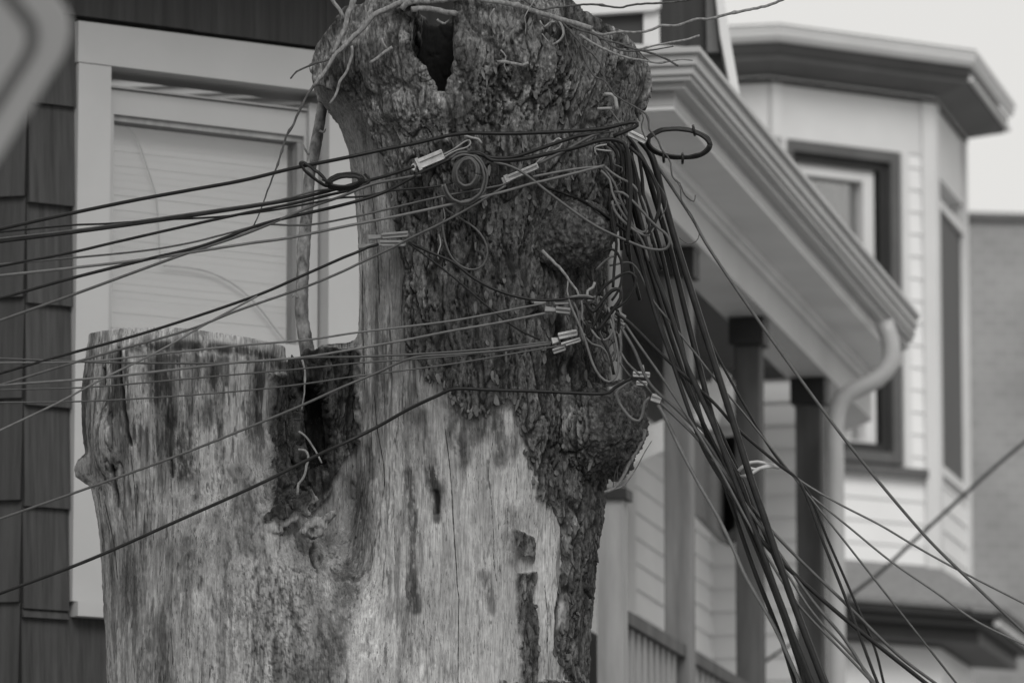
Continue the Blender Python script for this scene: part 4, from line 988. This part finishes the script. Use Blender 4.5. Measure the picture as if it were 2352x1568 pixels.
cable([(0, 736), (175, 674), (336, 615), (420, 585), (571, 534), (706, 478), (782, 452), (850, 425), (920, 410), (967, 402)], 7, 'cableg', 'grey cable from the left ending beside the dark cable below the bright clamp', group=GL, ext0=2)
cable([(0, 857), (118, 823), (336, 763), (588, 679), (706, 628), (790, 591), (818, 580), (845, 568), (870, 561)], 7, 'cable', 'dark cable leading to the upper of the two grey plastic clamps on the bare wood', group=GL, ext0=2)
cable([(0, 884), (202, 823), (437, 756), (538, 716), (706, 657), (790, 622), (835, 600), (901, 569), (934, 551), (1011, 514), (1070, 482), (1121, 452), (1162, 426)], 6, 'cableg', 'grey wire slanting up past the two plastic clamps to the long wedge clamp', group=GL, ext0=2, off=.02)
cable([(0, 988), (134, 924), (235, 870), (370, 803), (464, 749), (550, 702), (591, 680)], 5, 'cablel', 'pale thin wire rising from the left edge over the cut top of the left stump', group=GL, ext0=2)
cable([(0, 833), (202, 830), (336, 816), (504, 798), (564, 792), (708, 780), (816, 764), (924, 751), (1035, 737), (1120, 722), (1200, 706), (1253, 696)], 5, 'cablel', 'pale wire running almost level over both stumps to the highest of the middle right clamps', group=GL, ext0=2)
cable([(0, 885), (34, 882), (235, 867), (404, 848), (538, 833), (630, 826), (708, 819), (816, 801), (924, 782), (1035, 760), (1150, 740), (1253, 719)], 6, 'cablel', 'pale wire climbing gently to the short clamp below the middle right knot', group=GL, ext0=2)
cable([(0, 823), (202, 831), (370, 834), (538, 833), (708, 821), (816, 819), (920, 815), (1035, 808), (1140, 799), (1223, 789), (1262, 785)], 5, 'cableg', 'level grey wire over the left stump ending at the thick pale bark clamp', group=GL, ext0=2)
cable([(0, 895), (202, 889), (404, 872), (538, 860), (564, 858), (708, 845), (816, 834), (930, 826), (1035, 818), (1140, 805), (1210, 794), (1268, 786)], 4, 'cableg', 'fine grey wire third from the bottom of the level wires over the left stump', group=GL, ext0=2)
cable([(0, 924), (168, 922), (336, 914), (571, 896), (708, 880), (816, 864), (930, 850), (1035, 836), (1120, 822), (1200, 808), (1260, 798), (1300, 792)], 4, 'cableg', 'lowest fine grey wire among the level wires over the left stump', group=GL, ext0=2)
cable([(0, 1191), (200, 1121), (400, 1049), (564, 984), (694, 930), (790, 887), (863, 857), (946, 822), (1035, 814), (1140, 806), (1220, 796), (1265, 790)], 6, 'cableg', 'single grey wire crossing the crotch from low left up to the thick pale clamp', group=GL, ext0=2)
cable([(0, 1362), (200, 1287), (400, 1199), (600, 1109), (735, 1042), (800, 1013), (870, 978), (939, 939), (985, 917), (1010, 906), (1032, 895), (1060, 892), (1120, 895), (1223, 898), (1290, 901), (1374, 904), (1400, 901), (1412, 890), (1436, 876), (1452, 868)], 8, 'cable', 'lowest black cable girdling the stump under the bark edge', group=GL, ext0=2, off=.010)
# cables over the bark, right of the coil
cable([(1062, 362), (1085, 352), (1129, 362), (1173, 362), (1210, 352), (1239, 342), (1327, 313), (1367, 307), (1400, 300)], 9, 'cable', 'thick dark cable sweeping from the small coil up to the right edge of the bark', group='cables on the bark', off=.024)
cable([(1050, 358), (1100, 350), (1129, 368), (1195, 366), (1283, 348), (1327, 338), (1371, 324), (1404, 320), (1433, 329), (1442, 353), (1446, 390), (1448, 440), (1446, 500), (1440, 560)], 10, 'cable', 'thick cable arching over the right shoulder of the bark and dropping straight down', group='cables on the bark', off=.016)
cable([(1235, 377), (1305, 342), (1367, 309), (1410, 300)], 8, 'cableg', 'grey cable stretch between the wire bail and the right bark edge', group='cables on the bark', off=.026)
cable([(1224, 406), (1305, 391), (1360, 384), (1385, 384)], 6, 'cablel', 'short pale wire just above the pale cable right of the long wedge clamp', group='cables on the bark', off=.014)
cable([(1134, 373), (1160, 378), (1190, 390), (1217, 408), (1261, 443), (1327, 492), (1370, 520), (1415, 542), (1481, 569), (1512, 574), (1530, 571), (1538, 556), (1530, 538), (1514, 525), (1495, 508), (1478, 488), (1448, 457), (1430, 443), (1410, 441)], 7, 'cableg', 'largest hanging loop of grey cable reaching out to the right of the bark', group='hanging cable loops', off=.02, D=lambda x, y: 15.80)
cable([(1235, 420), (1254, 430), (1316, 452), (1360, 474), (1415, 514), (1459, 547), (1483, 562)], 7, 'cable', 'dark cable crossing the upper burl behind the largest hanging loop', group='hanging cable loops', off=.012, D=lambda x, y: 15.96)
loops = [([(1389, 382), (1404, 396), (1426, 410), (1455, 426), (1474, 455), (1486, 490), (1488, 515), (1481, 533), (1467, 530), (1448, 514), (1424, 480), (1406, 441), (1400, 412), (1380, 392)], 6, 'cablel', 'closed almond shaped cable loop hanging inside the largest loop'),
    ([(1391, 392), (1411, 421), (1428, 465), (1450, 512), (1478, 560), (1490, 600)], 6, 'cableg', 'grey cable dropping straight through the almond shaped loop'),
    ([(1446, 338), (1472, 362), (1490, 388), (1503, 415), (1514, 452), (1512, 487), (1500, 520), (1488, 538), (1478, 536)], 8, 'cable', 'outer dark cable bulging right of the almond shaped loop'),
    ([(1406, 462), (1410, 480), (1424, 500), (1448, 522), (1472, 537), (1492, 540), (1500, 520)], 7, 'cablel', 'pale cable turning up in a low hook at the foot of the loops'),
    ([(1436, 345), (1450, 360), (1462, 400), (1470, 450), (1486, 500), (1500, 560)], 8, 'cable', 'black cable close to the bark inside the outer bulge'),
    ([(1404, 470), (1410, 520), (1416, 560), (1412, 600), (1408, 660)], 7, 'cable', 'black cable hanging beside the pale pipe at the bark edge'),
    ([(1386, 581), (1401, 571), (1418, 581), (1428, 607), (1428, 640), (1420, 668), (1405, 690)], 6, 'cable', 'small upright black loop above the middle right knot'),
    ([(1374, 679), (1385, 662), (1399, 649), (1425, 632), (1445, 625), (1460, 637), (1455, 665), (1438, 691), (1421, 704), (1405, 712)], 7, 'cable', 'wide black loop leaning right over the pale pipe'),
    ([(1369, 620), (1380, 608), (1391, 598), (1404, 590), (1415, 588)], 5, 'cableg', 'short bent grey wire left of the small upright loop'),
    ([(1305, 682), (1311, 702), (1324, 731), (1341, 771), (1350, 800), (1362, 836), (1378, 864), (1399, 877), (1414, 866), (1421, 836), (1416, 790), (1408, 755), (1401, 733)], 6, 'cablel', 'long thin pale loop hanging down from the middle right knot to the burl'),
    ([(1317, 694), (1327, 716), (1331, 741), (1336, 770), (1342, 786)], 6, 'cableg', 'short grey wire inside the top of the long thin pale loop'),
    ([(1357, 755), (1372, 775), (1390, 781), (1404, 768), (1410, 745), (1402, 720), (1396, 705)], 6, 'cablel', 'small pale U shaped loop in the middle right knot'),
    ([(1372, 740), (1375, 765), (1384, 782), (1394, 800), (1404, 830), (1410, 860)], 7, 'cable', 'black strap hanging inside the long thin pale loop'),
    ([(1350, 700), (1362, 716), (1385, 690), (1405, 668), (1424, 664), (1426, 684), (1412, 706), (1395, 730), (1372, 760)], 9, 'cable', 'thick black strap folded through the middle right knot'),
    ([(1345, 775), (1360, 790), (1380, 796), (1395, 812), (1402, 840)], 6, 'cableg', 'grey wire curling below the folded black strap'),
    ([(1340, 735), (1352, 748), (1348, 770), (1365, 745), (1380, 712), (1390, 690)], 6, 'cable', 'black zigzag wire left of the folded strap'),
    ([(938, 556), (985, 578), (1040, 602), (1090, 640), (1150, 670), (1223, 688), (1285, 688), (1330, 683), (1366, 686)], 7, 'cable', 'dark cable drooping over the bark from the plastic clamps to the middle right knot'),
    ([(940, 560), (1000, 604), (1060, 652), (1130, 712), (1190, 756), (1240, 780)], 5, 'cable', 'thin black wire falling diagonally across the dark bark'),
    ([(1015, 481), (1017, 520), (1024, 560), (1040, 595), (1066, 615), (1090, 619), (1110, 608), (1120, 580), (1112, 550), (1092, 525), (1060, 503), (1030, 485), (1012, 468)], 5, 'cableg', 'large thin teardrop loop below the small coil'),
    ([(1366, 686), (1352, 680), (1330, 679), (1308, 683)], 6, 'cablel', 'short pale wire on top of the middle right knot'),
    ([(1335, 690), (1338, 712), (1336, 730), (1345, 745)], 5, 'cablel', 'short pale wire tying the left side of the middle right knot'),
    ([(1427, 811), (1440, 832), (1458, 850), (1470, 862)], 5, 'cablel', 'upper short pale wire running into the lower right clamps'),
    ([(1424, 832), (1436, 850), (1449, 866)], 5, 'cableg', 'lower short grey wire running into the lower right clamps'),
    ([(1450, 872), (1430, 888), (1416, 900), (1421, 923), (1438, 948), (1452, 962), (1468, 966), (1476, 948), (1480, 925), (1493, 912)], 7, 'cablel', 'pale kite shaped wire loop hanging over the lower burl'),
    ([(1497, 905), (1480, 882), (1466, 872)], 5, 'cableg', 'short wire joining the two lower right clamps')]
for pts, w, m, lb in loops: cable(pts, w, m, lb, D=lambda x, y: 15.84, group='hanging cable loops', off=.012)
for pts, w in [([(1405, 322), (1425, 345), (1430, 400), (1432, 470), (1436, 540), (1444, 590)], 9), ([(1395, 330), (1416, 350), (1420, 420), (1424, 500), (1428, 575)], 8), ([(1412, 318), (1436, 352), (1440, 420), (1440, 500), (1448, 600), (1470, 690)], 8), ([(1450, 345), (1458, 400), (1464, 480), (1478, 560), (1500, 650)], 7),
        ([(1388, 335), (1402, 360), (1408, 430), (1412, 520), (1416, 560)], 7), ([(1440, 312), (1462, 340), (1474, 400), (1480, 470), (1496, 540), (1520, 620)], 8), ([(1398, 380), (1402, 430), (1400, 480), (1408, 540)], 6), ([(1420, 330), (1446, 372), (1456, 440), (1470, 520), (1484, 600)], 7)]:
    cable(pts, w, 'cable', 'black cable dropping close along the upper right bark edge', D=lambda x, y: 15.98, group='black cables along the upper right bark edge')
random.seed(21)
for k in range(24):
    cx_, cy_ = random.uniform(1338, 1412), random.uniform(690, 805); n_ = random.randint(5, 8); a0 = random.uniform(0, 6.3); rx_, ry_ = random.uniform(8, 22), random.uniform(18, 48); tl = random.uniform(-.5, .3)
    pts = []
    for i in range(n_):
        a_ = a0+i*.8; ox, oy = rx_*math.cos(a_)*random.uniform(.8, 1.15), ry_*math.sin(a_)*random.uniform(.8, 1.15); pts.append((cx_+ox-oy*tl, cy_+oy))
    cable(pts, random.choice((5, 6, 7, 5)), random.choice(('cable', 'cable', 'cableg', 'cablel')), 'short curl of wire tangled in the middle right knot', D=lambda x, y: 15.90, group='wire curls tangled in the middle right knot', off=.010+.002*k, cat='wire', name='wire')
for k in range(9):
    cx_, cy_ = random.uniform(1385, 1420), random.uniform(372, 470); pts = [(cx_+random.uniform(-14, 14)+6*i, cy_+random.uniform(-12, 12)+7*i) for i in range(4)]
    cable(pts, 4, random.choice(('cable', 'cableg', 'cablel')), 'scrap of thin wire stuck in the bark behind the hanging loops', D=lambda x, y: 15.96, group='wire scraps behind the hanging loops', cat='wire', name='wire')
for pts in ([(1395, 245), (1418, 275), (1440, 305)], ):
    cable(pts, 4, 'cablel', 'thin pale wire from the metal staple down to the tilted clamp', D=lambda x, y: 15.92)
# right falling cables
fall = [([(1470, 322), (1490, 345), (1503, 375), (1520, 440), (1545, 530), (1555, 564), (1625, 784), (1695, 1004), (1725, 1100), (1757, 1192), (1810, 1350), (1893, 1568)], 13, 'cable', 'outermost thick black cable of the falling bundle', None),
    ([(1452, 330), (1480, 375), (1500, 440), (1537, 564), (1603, 828), (1651, 1004), (1704, 1117), (1757, 1284), (1801, 1416), (1858, 1568)], 11, 'cable', 'second thick black cable of the falling bundle counted from the right', None),
    ([(1446, 350), (1460, 400), (1485, 470), (1515, 564), (1550, 718), (1585, 872), (1625, 1004), (1687, 1178), (1735, 1315), (1792, 1460), (1826, 1568)], 9, 'cable', 'thick black cable forming the left edge of the falling bundle low down', None),
    ([(1425, 370), (1440, 450), (1462, 564), (1502, 709), (1537, 810), (1598, 986), (1625, 1047), (1691, 1152), (1757, 1249), (1845, 1337), (1946, 1425), (2040, 1500), (2110, 1555)], 8, 'cable', 'black cable leaving the falling bundle early towards the right', None),
    ([(1432, 350), (1450, 440), (1478, 564), (1515, 690), (1560, 830), (1610, 960), (1660, 1080), (1720, 1215), (1790, 1390), (1850, 1568)], 9, 'cable', None, 1),
    ([(1440, 400), (1470, 500), (1495, 600), (1540, 720), (1578, 840), (1640, 980), (1690, 1110), (1745, 1250), (1800, 1400), (1866, 1568)], 9, 'cable', None, 1),
    ([(1420, 440), (1450, 540), (1490, 660), (1530, 780), (1590, 920), (1655, 1050), (1712, 1180), (1775, 1330), (1830, 1480), (1848, 1568)], 7, 'cable', None, 1),
    ([(1450, 470), (1480, 570), (1525, 690), (1575, 830), (1640, 960), (1700, 1090), (1770, 1260), (1840, 1420), (1900, 1568)], 7, 'cable', None, 1),
    ([(1414, 718), (1450, 745), (1500, 795), (1563, 855), (1640, 925), (1691, 982), (1788, 1066), (1836, 1106), (1889, 1240), (1942, 1372), (2003, 1535), (2016, 1568)], 6, 'cable', 'cable crossing the bundle and dropping steeply from the pale twisted strands', None),
    ([(1625, 770), (1660, 840), (1710, 930), (1760, 1015), (1800, 1070), (1854, 1126), (1902, 1240), (1964, 1381), (2010, 1490), (2030, 1568)], 5, 'cable', 'thinner steep cable right beside the one from the pale strands', None),
    ([(1500, 366), (1530, 410), (1591, 503), (1625, 564), (1739, 732), (1898, 952), (1977, 1055), (2122, 1227), (2219, 1324), (2352, 1451)], 6, 'cableg', 'long lone wire stretching from the tilted clamp past the gutter to the lower right corner', None),
    ([(1800, 1072), (1845, 1108), (1930, 1158), (2021, 1205), (2110, 1258), (2197, 1306), (2352, 1385)], 4, 'cablel', 'upper pale wire leaving the pale strands for the right edge', None),
    ([(1845, 1125), (1863, 1139), (1950, 1210), (2047, 1289), (2150, 1360), (2241, 1425), (2352, 1480)], 4, 'cablel', 'lower pale wire leaving the pale strands for the right edge', None),
    ([(1517, 925), (1560, 965), (1599, 1004), (1660, 1080), (1720, 1170), (1790, 1270), (1867, 1380), (1942, 1470), (2003, 1568)], 6, 'cableg', 'grey cable from the lower right clamps along the left of the bundle', None),
    ([(1512, 930), (1528, 958), (1563, 1031), (1607, 1114), (1647, 1183), (1682, 1254), (1713, 1324), (1779, 1440), (1838, 1568)], 7, 'cablel', 'pale cable standing clear on the left side of the falling bundle', None),
    ([(1436, 745), (1470, 795), (1524, 872), (1607, 1000), (1660, 1090), (1713, 1190), (1770, 1290), (1836, 1390), (1960, 1520), (2005, 1568)], 5, 'cableg', 'thin grey wire from the leaning black loop into the bundle', None),
    ([(1427, 752), (1455, 800), (1493, 881), (1560, 945), (1620, 1010), (1678, 1101), (1761, 1205), (1836, 1284), (1942, 1385), (2065, 1505), (2148, 1568)], 6, 'cableg', 'grey cable that parts from the bundle low down at the right', None),
    ([(1505, 900), (1560, 940), (1640, 1020), (1691, 1161), (1801, 1306), (1867, 1407), (1977, 1526), (2010, 1568)], 5, 'cablel', 'pale wire woven between the black cables of the bundle', None),
    ([(1400, 610), (1452, 605), (1500, 690), (1540, 740), (1600, 815), (1650, 880), (1705, 945), (1800, 1065)], 4, 'cableg', 'fine wire slanting behind the top of the falling bundle', None)]
for i, (pts, w, m, lb, sh) in enumerate(fall):
    cable(pts, w*1.25, m, lb or 'black cable packed in the middle of the falling bundle', D=(lambda i: (lambda x, y: DR(x, y)+.03*((i*7) % 5-2)))(i), group=GR_ if not sh else 'black cables packed in the falling bundle', ext1=1.2, off=.02)
for k, pts in enumerate(([(1695, 1082), (1712, 1066), (1740, 1060), (1765, 1066), (1795, 1072)], [(1700, 1094), (1722, 1090), (1745, 1075), (1770, 1072), (1795, 1070)], [(1715, 1072), (1735, 1078), (1760, 1070), (1790, 1074)])):
    cable(pts, 8, 'strand', ['top', 'bottom', 'middle'][k]+' strand of the pale twisted strands bridging the bundle', D=DR, group='pale twisted strands', cat='wire', name='strand')
cable([(2400, 975), (2352, 1016), (2290, 1068), (2197, 1152), (2091, 1249), (2020, 1315), (1946, 1372)], 9, 'cableg', 'blurred grey wire rising to the right edge in front of the bay house', D=27.0, hug=False, ext0=3, cat='cable')
cable([(1950, 1372), (1845, 1460), (1770, 1509), (1720, 1550)], 7, 'cableg', 'blurred short grey wire low behind the falling bundle', D=27.2, hug=False, cat='cable')

# ---- coils
def coil(cx, cy, rx, ry, n, w, m, label, rot=0, D=15.9, gap=3.0, name='cable_coil', arc=(0, 1), ties=()):
    t = thing(name, P(cx, cy, D), label, 'coil')
    for k in range(n):
        pts = []; kk = 26
        for i in range(kk+1):
            a = 2*math.pi*(arc[0]+(arc[1]-arc[0])*i/kk); ox, oy = (rx-gap*k*.8)*math.cos(a), (ry-gap*k*.6)*math.sin(a)
            pts.append((cx+ox*math.cos(rot)-oy*math.sin(rot)+random.uniform(-1, 1), cy+ox*math.sin(rot)+oy*math.cos(rot)+random.uniform(-1, 1), D-.012*k+.05*math.sin(a)*0))
        c = curve3(pts, D, w, .016+.008*k, True, .012); b0 = NB(); tube(b0, c, rlist(c, w, w), 9); obj('turn', b0, M[m], t, True)
    for (x_, y_, a_) in ties:
        b0 = NB(); dx, dy = math.cos(a_)*11, math.sin(a_)*11
        c = [P(x_-dx, y_-dy, D-.015), P(x_-dx*.5, y_-dy*.5, D-.03), P(x_+dx*.5, y_+dy*.5, D-.03), P(x_+dx, y_+dy, D-.015)]; tube(b0, c, [PR(7, D)/2]*4, 6); obj('tie', b0, M['cable'], t, True)
    return t
coil(1559, 329, 75, 35, 3, 7, 'cable', 'stiff black ring of coiled cable sticking out right of the stump', .06, 15.95, 4, ties=((1594, 300, 1.4), (1568, 364, 1.6), (1524, 361, 1.5)))
coil(793, 417, 43, 18, 3, 7, 'cable', 'flat oval coil of black cable tied at the left edge of the stump', -.12, 15.72, 6, ties=((752, 417, .4),))
coil(722, 400, 42, 9, 2, 6, 'cable', 'narrow folded loop of black cable left of the flat oval coil', .70, 15.72, 3)
coil(1072, 396, 31, 37, 3, 7, 'cableg', 'innermost small round coil of black cable on the dark bark', .2, 15.8, 5)  # black turns of both round coils coloured grey in place of highlights
coil(1066, 410, 52, 60, 2, 7, 'cableg', 'wide ragged coil of black cable around the innermost round coil', .1, 15.8, 8, arc=(.62, 1.45))

# ---- clamps
def bar(bm_, x, y, L, w, rot, D, th=.011, taper=1.0):
    """a small box seen at (x, y): length L, width w in photo pixels, turned by rot degrees (up to the right positive)"""
    c = P(x, y, D); a = R(rot); s = PR(1, D)
    u = Vector((math.cos(a), 0, math.sin(a))); v = Vector((-math.sin(a), 0, math.cos(a))); f = Vector((0, 1, 0)); q = []
    for su, sv in ((-1, -1), (1, -taper), (1, taper), (-1, 1)): q.append(c+u*L*s*.5*su+v*w*s*.5*sv-f*th)
    prism(bm_, q, f*th*2)
def clamp(x, y, L, w, rot, m, label, tail=None, bail=None, lip=True, group='cable clamps'):
    d = surf(x, y); D = min((d or 15.95)-.03, 15.92)
    t = thing('wedge_clamp', P(x, y, D), label, 'clamp', group)
    b0 = NB(); bar(b0, x, y, L, w, rot, D, .009); o = obj('shell', b0, M[m], t); bv = o.modifiers.new('b', 'BEVEL'); bv.width = .0025; bv.segments = 2
    a = R(rot); ox, oy = -math.sin(a), -math.cos(a)
    b0 = NB(); bar(b0, x+ox*w*.30, y+oy*w*.30, L*.96, w*.28, rot, D-.011, .004); obj('rail', b0, M[m], t)
    b0 = NB(); bar(b0, x-ox*w*.34, y-oy*w*.34, L*.9, w*.22, rot, D-.010, .003); obj('rail', b0, M[m], t)
    if lip:
        b0 = NB(); bar(b0, x-math.cos(a)*L*.5, y+math.sin(a)*L*.5, L*.12, w*1.25, rot, D-.002, .011); obj('collar', b0, M[m], t)
    if tail:
        tx, ty, tl, tw, tr_ = tail; b0 = NB(); bar(b0, tx, ty, tl, tw, tr_, D+.002, .007, .7); o = obj('wedge', b0, M[m], t); bv = o.modifiers.new('b', 'BEVEL'); bv.width = .002
    if bail:
        pts = [(p[0], p[1], D-.004) for p in bail]; c = curve3(pts, D, 4, .01, False, .008); b0 = NB(); tube(b0, c, rlist(c, 4, 4), 8); obj('bail', b0, M['wire'], t, True)
clamp(990, 366, 62, 24, 23, 'alum', 'bright metal clamp with wire bail on the upper left of the bark', tail=(950, 384, 17, 15, 60), bail=[(1012, 358), (1035, 347), (1055, 334), (1068, 325), (1078, 322), (1081, 329), (1073, 338), (1053, 344), (1035, 352), (1016, 364)])
clamp(1200, 396, 78, 14, 23, 'alum', 'long slim metal wedge clamp with teardrop bail in the middle of the bark', tail=(1166, 412, 26, 17, 23), bail=[(1226, 381), (1248, 358), (1265, 337), (1275, 322), (1284, 318), (1291, 325), (1286, 338), (1262, 352), (1244, 368), (1230, 385)])
clamp(907, 540, 62, 13, 5, 'plast', 'upper grey plastic clamp where bare wood meets bark', tail=(861, 545, 32, 12, 3), lip=False)
clamp(902, 559, 60, 13, 0, 'plast', 'lower grey plastic clamp where bare wood meets bark', tail=(848, 565, 52, 10, 4), lip=False)
clamp(1290, 693, 34, 12, 2, 'plast', 'grey clamp highest of those at the middle right knot', tail=(1240, 694, 28, 9, 0), lip=False)
clamp(1293, 713, 34, 14, -6, 'plast', 'short tapered clamp just below the highest one at the middle right knot', tail=(1264, 711, 26, 13, -6), lip=False)
clamp(1304, 768, 45, 15, 12, 'alum', 'thick pale clamp on the dark bark above its slimmer twin', tail=(1275, 782, 16, 16, 12), lip=False)
clamp(1311, 786, 46, 10, 17, 'alum', 'slim pale clamp touching the thick one from below', lip=False)
clamp(1284, 803, 30, 12, 18, 'plast', 'small dull clamp lowest of those on the dark bark', lip=False)
clamp(1464, 315, 46, 15, -27, 'alum', 'tilted pale clamp where the black ring joins the stump', lip=False)
clamp(1424, 726, 26, 16, -32, 'plast', 'upper grey clamp right of the pale pipe', lip=False)
clamp(1422, 744, 30, 16, -32, 'plast', 'lower grey clamp right of the pale pipe', lip=False)
clamp(1473, 860, 40, 12, -3, 'alum', 'level pale clamp standing off above the lower burl', lip=False)
clamp(1474, 880, 26, 10, -3, 'alum', 'smaller pale clamp directly under the level one', lip=False)
clamp(1507, 915, 24, 17, -18, 'alum', 'short pale clamp farthest right above the lower burl', lip=False)
# ---- hooks and staples driven into the bark
def hook(pts, w, label, m='plast'):
    c = curve3(pts, 15.88, w, .02, True, .008); b0 = NB(); tube(b0, c, rlist(c, w, w), 9); tag(obj('hook', b0, M[m], None, True), label, 'hook', 'hooks and staples in the bark')
hook([(1384, 217), (1402, 217), (1411, 222), (1415, 236), (1417, 252)], 9, 'pale bent metal staple high on the right of the bark')
hook([(1372, 250), (1390, 249), (1406, 249)], 7, 'straight pale pin just under the bent staple')
hook([(1066, 311), (1085, 317), (1099, 320), (1106, 330)], 6, 'small pale hook above the bail of the bright clamp')
hook([(1371, 357), (1366, 339), (1394, 332)], 4, 'thin V shaped pin under the arching cable', 'wire')
hook([(1368, 343), (1390, 346), (1405, 347)], 4, 'short bright pin below the V shaped one', 'wire')
hook([(1366, 648), (1362, 660), (1350, 668), (1352, 690), (1366, 684)], 7, 'curled pale hook on the middle right knot')
hook([(1398, 893), (1408, 892), (1424, 884), (1436, 876)], 12, 'stubby pale eye bolt holding the lowest black cable')
hook([(1476, 838), (1479, 852)], 5, 'short upright pin on top of the level clamp')
